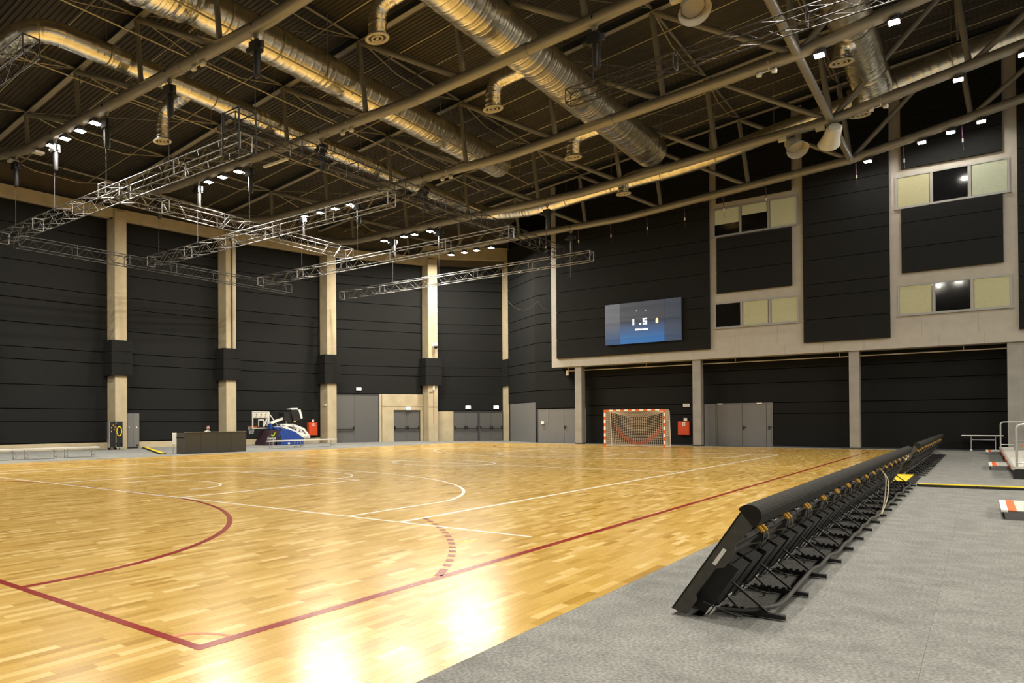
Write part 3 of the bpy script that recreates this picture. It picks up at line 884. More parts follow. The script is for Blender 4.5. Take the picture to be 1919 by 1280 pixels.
MB().path(P_, [a*(0.8+0.2*math.sin(PI*i/len(r_))) for i, a in enumerate(r_)], 28).build('loose_foil_sleeve', 'foil_thin', dB)
dC = duct('air_duct', 'widest foil-wrapped duct crossing overhead with four round outlets', [(-6, 5.45, 14.85), (30.6, 5.45, 14.85)], 0.70, 3, gap=(0.10, 0.5))
MB().lathe((30.6, 5.45, 14.85), [(0.70, 0), (0.66, 0.1), (0.3, 0.16), (0.0, 0.17)], 28, 'x').build('end_cap', 'foil_thin', dC)
dE = duct('air_duct', 'dark foil duct dropping towards the window bays', [(2, -2.85, 15.9), (31.2, -2.85, 15.9)], 0.62, 4)
dF = duct('air_duct', 'thick foil duct running along the truss towards the windows', [(33.0, -2.0, 15.75), (33.0, -5.2, 16.45), (33.0, -9.5, 17.2)], 0.55, 5)
P_, r_ = foil_tube(fillet([(30.0, -2.85, 15.9), (33.0, -2.85, 15.9), (33.0, -3.6, 16.05)], 1.0), 0.66, 6, gap=(0.1, 0.25))
MB().path(P_, r_, 28).build('flexible_elbow', 'foil_thin', dF)

def outlet(dct, x, yd, zd, ydiff, zdiff, seed, r=0.25, rd=0.36):
    o = empty('air_outlet', Vector((x, ydiff, zdiff)) - Vector(dct.location)); o.parent = dct
    pts = [(x, yd, zd), (x, ydiff, zd-0.12), (x, ydiff, zdiff+0.08)]
    P, rs = foil_tube(fillet(pts, 0.6), r, seed, step=0.04, gap=(0.12, 0.3), rough=0.02)
    MB().path(P, rs, 20).build('flexible_hose', 'foil_thin', o)
    c = (x, ydiff, zdiff)
    MB().lathe(c, [(r+0.01, 0.10), (rd, 0.03), (rd, 0.0), (rd*0.80, -0.02), (rd*0.72, 0.03)], 28).build('diffuser_rim', 'diffuser', o)
    MB().lathe(c, [(rd*0.72, 0.035), (0.0, 0.035)], 28).build('throat', 'black', o)
    MB().lathe(c, [(rd*0.52, 0.02), (rd*0.50, -0.015), (rd*0.38, -0.015), (rd*0.36, 0.02)], 24).build('diffuser_ring', 'diffuser', o)
    MB().lathe(c, [(rd*0.16, 0.02), (rd*0.14, -0.02), (0.0, -0.02)], 16).build('diffuser_core', 'diffuser', o)
outlet(dC, 9.44, 5.6, 14.45, 7.0, 13.29, 11, 0.28, 0.37)
outlet(dC, 16.97, 5.6, 14.50, 7.0, 13.38, 12, 0.28, 0.37)
outlet(dC, 24.68, 5.6, 14.55, 7.0, 13.48, 13, 0.28, 0.37)
outlet(dC, 31.6, 5.3, 14.3, 7.1, 13.36, 14, 0.24, 0.36)
outlet(dA, 8.9, 15.6, 14.15, 17.05, 12.75, 15, 0.26, 0.36)
outlet(dE, 25.5, -2.85, 15.4, -2.5, 14.75, 16, 0.28, 0.38)
outlet(dF, 31.8, -2.75, 15.4, -2.45, 14.66, 17, 0.28, 0.38)

# ================================================================== BOX TRUSSES (stage rigging)
def box_truss(label, a, b, mt, s=0.5, n_seg=None):
    a = Vector(a); b = Vector(b); d = (b-a); L = d.length; d.normalize()
    side = d.cross(Vector((0,0,1))).normalized(); up = Vector((0,0,1))
    t = thing('rigging_truss', label, 'truss', a, 'square rigging trusses')
    cn = [(-1, -1), (1, -1), (1, 1), (-1, 1)]
    cor = [side*(i*s/2) + up*(j*s/2) for i, j in cn]
    for c in cor:
        MB().tube(a+c, b+c, 0.022, 8).build('chord', mt, t)
    n = n_seg or max(2, int(round(L/0.5)))
    for k in range(4):
        c0, c1 = cor[k], cor[(k+1) % 4]
        pts = [a + d*(L*i/n) + (c0 if i % 2 == 0 else c1) for i in range(n+1)]
        MB().path(pts, 0.010, 6, smooth=False).build('lacing', mt, t)
    m = max(1, int(round(L/3.0)))
    for i in range(m+1):
        q = a + d*(L*i/m)
        for k in range(4):
            MB().tube(q+cor[k], q+cor[(k+1) % 4], 0.02, 6).build('joint_frame', mt, t)
    return t
zS = 9.95
box_truss('silver rigging truss nearest the camera, hanging under the flaring lamps', (6.3, 25.5, zS), (6.3, 9.6, zS), 'alu')
box_truss('second silver rigging truss from the camera', (14.0, 24.6, zS-0.05), (14.0, 9.6, zS-0.05), 'alu')
box_truss('third silver rigging truss from the camera', (21.8, 24.2, zS-0.1), (21.8, 8.6, zS-0.1), 'alu')
box_truss('farthest silver rigging truss, ending in front of the balcony', (29.6, 24.2, zS), (29.6, 8.0, zS), 'alu')
box_truss('black rigging truss running lengthwise over mid court', (5.9, 9.9, 10.55), (30.2, 9.9, 10.55), 'truss_black')
box_truss('grey rigging truss crossing lengthwise behind the flaring lamps', (6.6, 17.9, 10.5), (22.2, 17.9, 10.5), 'alu')
box_truss('black rigging truss running lengthwise along the dark wall', (6.6, 24.9, 9.75), (24.5, 24.4, 9.75), 'truss_black')
box_truss('black rigging truss high over the court, crossing the widest duct', (14.0, 3.0, 11.6), (14.0, -12.0, 11.95), 'truss_black', 0.42)
box_truss('short black rigging truss end at the top corner of the picture', (0.2, 11.4, 11.35), (0.2, 22.0, 11.35), 'truss_black', 0.48)
# truss corner block
cbk = thing('truss_corner_block', 'open black corner block joining two rigging trusses', 'truss block', (6.3, 9.9, 10.2))
for (i, j) in ((-1,-1),(1,-1),(1,1),(-1,1)):
    MB().tube((6.3+i*0.36, 9.9+j*0.36, 9.62), (6.3+i*0.36, 9.9+j*0.36, 10.95), 0.028, 8).build('upright', 'truss_black', cbk)
for z in (9.65, 10.3, 10.92):
    MB().path([(6.3+i*0.36, 9.9+j*0.36, z) for (i, j) in ((-1,-1),(1,-1),(1,1),(-1,1))], 0.024, 6, closed=True).build('ring_frame', 'truss_black', cbk)

# chain hoists -----------------------------------------------------------
def hoist(label, x, y, zc, ztruss, inverted=False, drop=0.35, mt='black'):
    h = thing('chain_hoist', label, 'hoist', (x, y, zc), 'black chain hoists hung from the roof trusses')
    zm = zc - 0.28 - drop
    MB().path([(x, y, zc+0.23), (x+0.24, y, zc), (x, y, zc-0.23), (x-0.24, y, zc)], 0.022, 6, closed=True).build('steel_sling', 'black', h)
    MB().prism([(y-0.14, zc-0.18), (y+0.14, zc-0.18), (y+0.05, zc-0.34), (y-0.05, zc-0.34)], x-0.03, x+0.03, ax='x').build('clamp_plate', 'flange', h)
    MB().tube((x, y, zc-0.3), (x, y, zm+0.2), 0.014, 5).build('chain', 'steel_dark', h)
    bd = MB().box(x-0.15, x+0.15, y-0.17, y+0.17, zm-0.16, zm+0.16); bd.tube((x, y+0.17, zm), (x, y+0.34, zm), 0.10, 10); bd.build('motor_body', mt, h)
    MB().box(x-0.05, x+0.05, y-0.30, y-0.17, zm-0.1, zm+0.1).build('control_box', 'steel_dark', h)
    MB().path([(x, y, zm+0.2), (x, y, zm+0.34), (x+0.1, y, zm+0.3)], 0.02, 6).build('hook', 'steel_dark', h)
    MB().lathe((x-0.02, y-0.06, zm-0.16), [(0.10, 0), (0.115, -0.1), (0.11, -0.72), (0.07, -0.78), (0, -0.78)], 12).build('chain_bag', mt, h)
    MB().tube((x, y+0.05, zm-0.16), (x, y+0.05, ztruss), 0.010, 5).build('load_chain', 'steel_dark', h)
for (lab, X, y) in (('chain hoist nearest the camera, beside the wide duct', 6.3, 9.16), ('chain hoist in front of the narrower duct and its outlet', 6.3, 13.3),
                    ('chain hoist just beyond the brightest lamp of the nearest truss', 6.3, 17.1), ('chain hoist glaring under the nearest lamp row', 6.3, 20.9),
                    ('chain hoist hanging before the wall beam at the picture edge', 6.3, 24.3),
                    ('chain hoist by the lamps of the second truss', 14.0, 17.2), ('chain hoist above the second truss end near the wall', 14.0, 23.9),
                    ('chain hoist by the black lengthwise truss on the second roof truss', 14.0, 13.0), ('chain hoist left of the second lamp row', 14.0, 20.8),
                    ('chain hoist on the second roof truss beside the widest duct', 14.0, 2.2),
                    ('chain hoist beside the third lamp row', 21.8, 17.0), ('chain hoist wall-side of the third lamp row', 21.8, 20.9), ('chain hoist before the narrower duct on the third truss', 21.8, 13.0),
                    ('chain hoist at the capped end of the wide duct', 29.6, 10.3), ('chain hoist among the fourth lamp row', 29.6, 16.8), ('chain hoist wall-side on the fourth truss', 29.6, 20.1),
                    ('chain hoist above the end of the farthest rigging truss', 36.2, 11.62)):
    hoist(lab, X, y, zb(y), 11.8 if y < 5 else (10.8 if abs(y-13) < 0.2 else 10.25), drop=0.3 + 0.1*random.random())

# ================================================================== FLOODLIGHTS
def make_flood(tilt=0.0):
    t = thing('floodlight', 'x', 'floodlight', (0,0,0), 'floodlights under the roof trusses')
    MB().box(-0.03, 0.03, -0.17, -0.14, -0.16, 0.10).box(-0.03, 0.03, 0.14, 0.17, -0.16, 0.10).box(-0.03, 0.03, -0.17, 0.17, 0.08, 0.11).build('yoke', 'steel_dark', t)
    hs = MB().box(-0.20, 0.20, -0.14, 0.14, -0.17, -0.09).build('housing', 'steel_dark', t)
    for k in range(6):
        MB().box(-0.18, 0.18, -0.12+k*0.046, -0.105+k*0.046, -0.09, -0.04).build('cooling_fin', 'steel_dark', hs)
    MB().box(-0.19, 0.19, -0.13, 0.13, -0.182, -0.17).build('lens', 'lamp_lens', t)
    return t
FL = make_flood(); used = [False]
def flood(label, x, y, z, power=1.0, group='floodlights under the roof trusses'):
    o = place(FL, used[0], label, (x, y, z), 0, group); used[0] = True
    ld = bpy.data.lights.new('flood_light', 'AREA'); ld.shape = 'RECTANGLE'; ld.size = 0.36; ld.size_y = 0.24
    ld.energy = LAMP_POWER*power; ld.color = LAMP_COLOR
    lo = bpy.data.objects.new('flood_light', ld); COL.objects.link(lo)
    lo.location = (x, y, z-0.20)
rows_ = {4: [21.17, 20.1, 18.97, 17.9], 5: [20.04, 19.05, 17.96], 6: [20.68, 19.59, 18.54, 17.49], 7: [20.78, 19.30, 18.53, 17.44], 8: [19.8, 18.8, 17.9, 16.85]}
tn = {4: 'nearest', 5: 'second', 6: 'third', 7: 'fourth', 8: 'farthest'}
for ti, ys in rows_.items():
    for k, y in enumerate(ys):
        z = zb(y) - 0.21 + (0.35 if False else 0)
        flood('lit floodlight in the wall-side row of the %s roof truss, %s from the wall' % (tn[ti], ORD[k]), TX[ti], y, z)
rows_r = {6: [-2.3, -4.2], 7: [-5.55, -7.27], 8: [-2.34, -4.24, -5.2, -6.17]}
tr = {6: 'above the dark foil duct', 7: 'of the truss before the balcony', 8: 'along the balcony wall'}
for ti, ys in rows_r.items():
    for k, y in enumerate(ys):
        flood('lit floodlight %s, %s counting towards the picture edge' % (tr[ti], ORD[k]), TX[ti], y, zb(y)-0.21, 0.05 if ti == 8 else 0.35)
for ti in (2, 3):
    for y in (21.1, 20.0, 18.9, 17.8): flood('lit floodlight outside the picture, over the near court', TX[ti], y, zb(y)-0.21, 0.8, 'floodlights outside the picture')
for ti in (2, 3, 4, 5):
    for y in (-3.3, -4.7, -6.3): flood('lit floodlight outside the picture, over the grey carpet', TX[ti], y, zb(y)-0.21, 0.9, 'floodlights outside the picture')
for ti in range(2, 9):
    for y in (-21.4, -23.6): flood('lit floodlight outside the picture, over the far seating side', TX[ti], y, zb(y)-0.21, 1.3, 'floodlights outside the picture')
for (x, y) in ((6.3, 22.3), (6.3, 24.6)):
    o = thing('floodlight', 'unlit white floodlight ' + ('next to the hoist at the picture edge' if y > 23 else 'at the chord bend by the wall'), 'floodlight', (x, y, zb(y)-0.2), 'unlit floodlights')
    MB().box(x-0.22, x+0.22, y-0.16, y+0.16, zb(y)-0.42, zb(y)-0.34).build('housing', 'white', o)
    MB().box(x-0.19, x+0.19, y-0.13, y+0.13, zb(y)-0.43, zb(y)-0.42).build('lens', 'offwhite', o)
    MB().box(x-0.03, x+0.03, y-0.03, y+0.03, zb(y)-0.34, zb(y)-0.15).build('yoke', 'steel_dark', o)

# big shrouded projector lamps on the right-hand trusses
def projector(label, x, y, z, ang, tilt):
    t = thing('projector_lamp', label, 'lamp', (x, y, z), 'large shrouded projector lamps')
    M = Matrix.Translation((x, y, z-0.62)) @ Matrix.Rotation(ang, 4, 'Z') @ Matrix.Rotation(tilt, 4, 'Y')
    mb = MB(); mb.T = M
    n = 20; v = []; f = []
    for (px_, rr_) in ((-0.42, 0.20), (-0.36, 0.27), (0.15, 0.30), (0.55, 0.40)):
        for j in range(n):
            a = 2*PI*j/n; sk = 0.22*max(0, math.sin(a))*(1 if px_ > 0.4 else 0)
            v.append((px_+sk, rr_*math.cos(a), rr_*math.sin(a)))
    for i in range(3):
        for j in range(n): f.append((i*n+j, i*n+(j+1) % n, (i+1)*n+(j+1) % n, (i+1)*n+j))
    mb._add(v, f, True); mb._add(v[:n], [tuple(range(n))]); mb.build('shroud', 'offwhite', t)
    mb = MB(); mb.T = M
    w = [tuple(Vector(q)*0.985) for q in v]; mb._add(w[2*n:], [(j, j+n, (j+1) % n+n, (j+1) % n) for j in range(n)], True)
    mb._add([(0.1, 0.28*math.cos(2*PI*j/n), 0.28*math.sin(2*PI*j/n)) for j in range(n)], [tuple(range(n))]); mb.build('reflector', 'diffuser', t)
    MB().box(x-0.04, x+0.04, y-0.04, y+0.04, z-0.45, z-0.15).build('bracket', 'steel_dark', t)
    MB().box(x-0.12, x+0.12, y+0.25, y+0.55, z-0.34, z-0.18).build('ballast_box', 'offwhite', t)
projector('pale shrouded projector lamp on the fourth truss, farther from the brace pipe', 29.6, -0.45, zb(-0.45), math.radians(205), math.radians(38))
projector('pale shrouded projector lamp on the fourth truss, next to the brace pipe', 29.6, -1.75, zb(-1.75), math.radians(20), math.radians(25))
projector('pale shrouded projector lamp at the top of the picture', 14.0, -0.45, zb(-0.45)-0.25, math.radians(200), math.radians(40))
projector('pale shrouded projector lamp cut by the top picture edge', 14.0, -2.3, zb(-2.3)-0.1, math.radians(200), math.radians(40))

# twin emergency spotlights clipped to the chords
def twin(label, x, y):
    z = zb(y); t = thing('emergency_spotlight', label, 'spotlight', (x, y, z-0.2), 'white twin emergency spotlights')
    MB().path([(x, y, z+0.22), (x-0.22, y, z), (x-0.05, y, z-0.24)], 0.018, 6).build('clip_band', 'white', t)
    for s in (-1, 1):
        MB().lathe((x-0.05, y+s*0.22, z-0.30), [(0, 0.16), (0.07, 0.14), (0.10, 0.0), (0.0, -0.02)], 12, 'y').build('lamp_head', 'white', t)
        MB().tube((x-0.05, y, z-0.25), (x-0.05, y+s*0.22, z-0.27), 0.02, 6).build('arm', 'white', t)
twin('white twin emergency spotlight on the nearest roof truss', 6.3, 11.7)
twin('white twin emergency spotlight on the second roof truss', 14.0, 11.6)
twin('white twin emergency spotlight on the third roof truss', 21.8, 11.7)
twin('white twin emergency spotlight under the third truss near the brace pipe', 21.8, -0.9)
twin('white twin emergency spotlight under the truss before the balcony', 29.6, -3.3)
# white strip light on the second truss
sl = thing('strip_light', 'unlit white strip light beside the second lamp row', 'light', (14.0, 16.0, 12.9))
MB().box(13.9, 14.05, 14.9, 16.3, 12.75, 12.83).build('tube', 'white', sl)
for yy in (15.1, 16.1): MB().tube((13.98, yy, 12.83), (13.98, yy, 13.15), 0.01, 5).build('hanger', 'steel_dark', sl)

# purple straps along the last truss
for k, y in enumerate((13.2, 11.2, 9.33, 7.36, 5.46, 3.6, 1.72, -1.89, -3.6, -5.55)):
    z = zb(y); X = 36.2
    t = thing('hanging_strap', 'purple strap dangling from the farthest roof truss, %s from the hall corner' % ORD[k], 'strap', (X, y, z), 'purple hanging straps')
    MB().path([(X, y, z+0.215), (X-0.215, y, z), (X, y, z-0.215), (X+0.215, y, z)], 0.02, 5, closed=True).build('loop', 'strap', t)
    MB().beam((X, y, z-0.2), (X, y-0.03, z-0.85), 0.035, 0.012, up=(1,0,0)).build('webbing', 'strap', t)
    MB().box(X-0.025, X+0.025, y-0.055, y-0.005, z-1.0, z-0.84).build('clip', 'white', t)
    MB().tube((X, y-0.03, z-1.0), (X, y-0.06, z-1.35), 0.008, 4).build('tail', 'cable_grey', t)

# ================================================================== LED PERIMETER BOARDS
def make_board():
    t = thing('led_board', 'x', 'LED board', (0,0,0), 'tilted LED boards beside the court')
    # local: x along the row (0..0.985), +y court side; foot of the face at y=0, top leans back to y=-0.47
    L = 0.985; a = math.atan2(0.47, 0.80)
    M = Matrix.Translation((0, 0, 0.05)) @ Matrix.Rotation(a, 4, 'X')            # tilts +z towards -y
    def part(nm, mt, par, f):
        mb = MB(); mb.T = M; f(mb); return mb.build(nm, mt, par, local=True)
    cab = part('cabinet', 'led_back', t, lambda b: b.box(0.004, L-0.004, -0.075, -0.012, 0.015, 0.90))
    part('screen_face', 'black', t, lambda b: b.box(0.0, L, -0.012, 0.0, 0.01, 0.90))
    for xe in (0.0, L-0.012):                  # notched end plates
        part('end_plate', 'led_back', t, lambda b: b.prism([(0.0,0.0),(-0.10,0.02),(-0.105,0.16),(-0.075,0.20),(-0.08,0.44),(-0.12,0.48),(-0.125,0.60),(-0.10,0.66),(-0.115,0.84),(-0.06,0.90),(0.0,0.90)], xe, xe+0.012, ax='x'))
    def pad(b):
        b.T = M @ Matrix.Translation((0, -0.055, 0.90))
        pts = [(0.075*math.cos(q), 0.075*math.sin(q)) for q in [PI*i/10 for i in range(11)]]
        b.prism([(p[0], p[1]) for p in pts] + [(-0.075, -0.045), (-0.06, -0.06)], -0.002, L+0.002, ax='x')
    part('foam_top_pad', 'rubber', t, pad)
    for xr in (0.10, 0.56):                    # module boxes on the back
        part('module_box', 'black', cab, lambda b: b.box(xr, xr+0.36, -0.19, -0.075, 0.08, 0.50))
    for z in (0.52, 0.60, 0.68):
        part('back_rib', 'black', cab, lambda b: b.box(0.02, L-0.02, -0.088, -0.075, z, z+0.018))
    part('rib_rail', 'cable_grey', cab, lambda b: b.box(0.02, L-0.02, -0.12, -0.075, 0.74, 0.76))
    for k, xr in enumerate((0.34, 0.46)):
        pl = part('yellow_plug', 'yellow_plug', t, lambda b: b.tube((xr, -0.085, 0.805), (xr+0.015, -0.15, 0.775), 0.014, 8))
        part('plug_collar', 'black', pl, lambda b: b.tube((xr-0.006, -0.075, 0.81), (xr, -0.10, 0.798), 0.019, 8))
    part('lead_cable', 'cable_pale', t, lambda b: b.path(fillet([(0.475,-0.15,0.775),(0.49,-0.19,0.74),(0.51,-0.17,0.67),(0.52,-0.10,0.60)], 0.06, 4), 0.004, 5))
    part('data_cable', 'black', t, lambda b: b.path(fillet([(0.355,-0.15,0.775),(0.30,-0.20,0.70),(0.20,-0.14,0.55),(0.16,-0.12,0.42)], 0.1, 5), 0.005, 5))
    part('carry_handle', 'alu', t, lambda b: b.path([(0.70,-0.08,0.82),(0.70,-0.13,0.82),(0.82,-0.13,0.82),(0.82,-0.08,0.82)], 0.008, 6))
    for xr in (0.06, 0.62):
        part('white_sticker', 'white', t, lambda b: b.box(xr, xr+0.11, -0.196, -0.19, 0.09, 0.15))
    part('edge_label', 'white', t, lambda b: b.box(-0.004, 0.0, -0.07, -0.045, 0.46, 0.60))
    # floor strut with saw-tooth slots and diagonal brace
    xs = 0.35
    mb = MB().box(xs-0.022, xs+0.022, -0.64, -0.03, 0.012, 0.045); mb.tube((xs, -0.64, 0.03), (xs, -0.655, 0.03), 0.022, 8)
    st = mb.build('floor_strut', 'black', t, local=True)
    for k in range(7):
        MB().box(xs-0.018, xs+0.018, -0.50+k*0.05, -0.475+k*0.05, 0.045, 0.062).build('strut_tooth', 'black', st, local=True)
    MB().tube((xs, -0.55, 0.045), (xs-0.03, -0.30, 0.27), 0.010, 8).build('brace', 'black', t, local=True)
    for xr in (0.03, 0.20):
        MB().prism([(-0.245,0.035),(-0.238,0.03),(-0.275,0.095),(-0.282,0.10)], xr, xr+0.10, ax='x').build('white_sticker', 'white', t, local=True)
    MB().path(fillet([(0.05,-0.2,0.12),(0.12,-0.42,0.03),(0.30,-0.40,0.03),(0.5,-0.25,0.10)], 0.12, 4), 0.006, 5).build('data_cable', 'black', t, local=True)
    return t
BD = make_board(); bu = False
for g, (x0, n, nm) in enumerate(((-2.90, 16, 'near'), (16.1, 16, 'far'))):
    for k in range(n):
        place(BD, bu, 'tilted black LED board, %s from the camera in the %s run of boards' % (ORD[k], nm), (x0+k*0.995, -4.38, 0), 0)
        bu = True
# cable bundle lying over the struts
pc = thing('power_cable', 'thick grey cable bundle snaking over the board struts', 'cable', (-2.4, -4.95, 0))
rnd = random.Random(12)
pts = [(-2.70, -4.55, 0.05)]; pts += [(-2.6, -4.8, 0.04)]
for k in range(16):
    x = -2.55 + 0.995*k
    pts += [(x+0.05, -4.93 - rnd.uniform(0, 0.04), 0.085), (x+0.5, -4.90 - rnd.uniform(0, 0.06), 0.03)]
MB().path(resample(fillet(pts, 0.25, 4), 0.08), 0.017, 8).build('bundle', 'cable_grey', pc)
lc = thing('loose_cable', 'pale loose cable hanging from the plugs of the near boards', 'cable', (5.9, -4.9, 0.0))
MB().path(resample(fillet([(6.0,-4.86,0.76),(5.95,-5.0,0.62),(5.8,-5.0,0.30),(5.5,-4.98,0.06),(5.2,-4.95,0.03)], 0.3, 5), 0.06), 0.008, 6).build('strand', 'cable_pale', lc)
MB().path(resample(fillet([(6.1,-4.86,0.76),(6.15,-5.02,0.55),(5.9,-5.02,0.25),(5.3,-4.99,0.05)], 0.3, 5), 0.06), 0.008, 6).build('strand', 'cable_pale', lc)

# cable ramps
def ramp(label, a, b, w, h, lid_w):
    a = Vector(a); b = Vector(b); d = (b-a); L = d.length; d.normalize(); s = Vector((-d.y, d.x, 0))
    t = thing('cable_ramp', label, 'cable ramp', a, 'cable ramps')
    n = max(1, int(round(L/0.9)))
    for k in range(n):
        p, q = a + d*(L*k/n + 0.004), a + d*(L*(k+1)/n - 0.004)
        v = []
        for P in (p, q):
            v += [P - s*w/2, P + s*w/2, P + s*(lid_w/2+0.02) + Vector((0,0,h)), P - s*(lid_w/2+0.02) + Vector((0,0,h))]
        mb = MB(); mb._add(v, [(0,3,2,1),(4,5,6,7),(0,1,5,4),(1,2,6,5),(2,3,7,6),(3,0,4,7)]); sg = mb.build('ramp_segment', 'rubber', t)
        mb = MB(); mb.beam(p + Vector((0,0,h+0.004)), q + Vector((0,0,h+0.004)), lid_w, 0.012); mb.build('yellow_lid', 'yellow', sg)
    return t
ramp('yellow lidded cable ramp crossing the grey carpet', (12.62, -5.05, 0), (13.25, -9.6, 0), 0.34, 0.05, 0.26)
ramp('short yellow lidded cable ramp in the gap between the board runs', (13.3, -4.66, 0), (16.05, -4.66, 0), 0.62, 0.05, 0.34)
ramp('yellow lidded cable ramp on the carpet by the scorer desk', (11.6, 20.55, 0), (16.2, 28.2, 0), 0.4, 0.05, 0.2)

# ================================================================== HANDBALL GOAL
GX = 34.05; GY0, GY1 = 5.94, 8.98; GH = 2.08
goal = thing('handball_goal', 'red and white striped handball goal with a knotted net', 'goal', (GX, 7.46, 0))
def bands(nm, a, b, seg):
    a = Vector(a); b = Vector(b)
    par = empty(nm, (a - Vector(goal.location))); par.parent = goal
    L = (b-a).length; n = max(3, int(round(L/seg))); n += (n+1) % 2
    for k in range(n):
        p, q = a+(b-a)*(k/n), a+(b-a)*((k+1)/n)
        mb = MB(); mb.beam(p, q, 0.08, 0.08, up=(1,0,0)); mb.build('paint_band', 'orange' if k % 2 == 0 else 'line_white', par)
bands('goal_post', (GX, GY0, GH), (GX, GY0, 0.0), 0.19)
bands('goal_post', (GX, GY1, GH), (GX, GY1, 0.0), 0.19)
bands('crossbar', (GX, GY1-0.04, GH-0.04), (GX, GY0+0.04, GH-0.04), 0.20)
for y in (GY0, GY1):
    MB().path(fillet([(GX, y, GH-0.04), (GX+0.85, y, GH-0.04), (GX+1.10, y, 0.03), (GX, y, 0.03)], 0.16, 5), 0.022, 8).build('back_frame', 'white', goal)
MB().tube((GX+1.10, GY0, 0.03), (GX+1.10, GY1, 0.03), 0.022, 8).build('ground_bar', 'white', goal)
def net_pt(u, v):
    """u across the goal 0..1, v down the back 0..1 (roof then back)"""
    y = GY0+0.03 + (GY1-GY0-0.06)*u
    bow = math.sin(PI*u)
    if v < 0.28:
        t = v/0.28; x = GX+0.05 + 0.75*t; z = GH-0.07 - 0.34*bow*t - 0.03*t
    else:
        t = (v-0.28)/0.72; x = GX+0.80 + 0.22*t - 0.12*bow*math.sin(PI*t); z = (GH-0.10 - 0.34*bow)*(1-t) + 0.04*t
    return (x, y, z)
net = MB(); NU, NV = 30, 26
for i in range(NU+1):
    net.path([net_pt(i/NU, j/NV) for j in range(NV+1)], 0.009, 3, caps=False)
for j in range(NV+1):
    net.path([net_pt(i/NU, j/NV) for i in range(NU+1)], 0.009, 3, caps=False)
o = net.build('net', 'net_cord', goal); o['kind'] = 'stuff'
for (u, nm) in ((0.0, GY0), (1.0, GY1)):
    sn = MB()
    for k in range(1, 18):
        z = GH*k/18; xb = GX+0.82 + 0.2*(1-z/GH); sn.path([(GX+0.02, nm, z), (GX+0.4, nm, z-0.02), (xb-0.02, nm, z)], 0.007, 3, caps=False)
    for k in range(0, 8):
        x = GX+0.06 + k*0.11; sn.path([(x, nm, GH-0.08), (x+0.02, nm, GH*0.5), (x+0.03, nm, 0.05)], 0.007, 3, caps=False)
    o = sn.build('side_net', 'net_cord', goal); o['kind'] = 'stuff'
for k in range(5):
    MB().path([(GX+0.70, GY0+0.33+0.015*k+(2.36-0.03*k)*t, 1.16-0.055*k - (3.45-0.05*k)*t*(1-t)) for t in [i/20 for i in range(21)]], 0.009, 5).build('red_rope', 'red_rope', goal)

# ================================================================== PORTABLE BASKETBALL HOOP
M6b = M6.copy()
def hp(u, v, dy=0.0):
    """side view metres -> world point; x along the wall, y towards the wall"""
    return (u, v)
hs = M6 @ Vector((3.15, -0.75, 0))
HM = M6.copy(); HM[0][3] = hs.x; HM[1][3] = hs.y
hoop = thing('basketball_hoop', 'folded portable basketball hoop on a blue padded base', 'basketball hoop', hs)
def hz(px_, py_): return ((px_-511)/24.6, (834.6-py_)/30.2)
def Z8(zx, zy): return hz(420+zx/8, 740+zy/8)
def hpart(nm, mt, f, par=None):
    mb = MB(); mb.T = HM; f(mb); return mb.build(nm, mt, par or hoop)
def hp3(q, y): return (q[0], y, q[1])
hpart('front_pad', 'purple_pad', lambda b: b.prism([Z8(500,752), Z8(505,715), Z8(590,525), Z8(745,520), Z8(690,660), Z8(655,752)], -0.55, 0.55))
def text_part(nm, s, size, mt, T, par):
    cu = bpy.data.curves.new(nm, 'FONT'); cu.body = s; cu.size = size; cu.extrude = 0.004; cu.align_x = 'CENTER'; cu.shear = 0.25
    tmp = bpy.data.objects.new(nm, cu); COL.objects.link(tmp)
    dg = bpy.context.evaluated_depsgraph_get()
    me = bpy.data.meshes.new_from_object(tmp.evaluated_get(dg)); bpy.data.objects.remove(tmp)
    me.materials.clear(); me.materials.append(MATS[mt])
    me.transform(Matrix.Translation(-wloc(par)) @ T)
    o = bpy.data.objects.new(nm, me); COL.objects.link(o); o.parent = par; return o
fp = [c for c in hoop.children if c.name.startswith('front_pad')][0]
cx, cz = Z8(598, 668)
TT = HM @ Matrix.Translation((cx, -0.565, cz)) @ Matrix.Rotation(PI/2, 4, 'X')
text_part('sponsor_lettering', 'Energa', 0.24, 'white', TT, fp)
lx, lz = Z8(625, 590)
hpart('leaf_mark', 'leaf_green', lambda b: b.prism([(lx-0.16,lz-0.05),(lx-0.05,lz-0.13),(lx+0.10,lz-0.06),(lx+0.17,lz+0.12),(lx+0.14,lz+0.14),(lx+0.06,lz),(lx-0.04,lz-0.06),(lx-0.10,lz+0.02)], -0.57, -0.555), fp)
hpart('padded_base', 'blue_pad', lambda b: b.prism([Z8(690,665), Z8(740,530), Z8(860,510), Z8(985,560), Z8(1112,660), Z8(1112,752), Z8(700,752)], -0.5, 0.5))
hpart('base_gap', 'black', lambda b: b.prism([Z8(700,660), Z8(755,590), Z8(760,740), Z8(715,740)], -0.51, -0.49))
hpart('base_latch', 'white', lambda b: b.prism([Z8(860,720), Z8(888,720), Z8(888,745), Z8(860,745)], -0.53, -0.5))
hpart('arm_pad', 'blue_pad', lambda b: b.prism([Z8(640,430), Z8(668,425), Z8(672,510), Z8(645,512)], -0.16, 0.16))
hpart('arm_pad', 'blue_pad', lambda b: b.prism([Z8(680,475), Z8(790,480), Z8(830,515), Z8(800,528), Z8(690,505)], -0.16, 0.16))
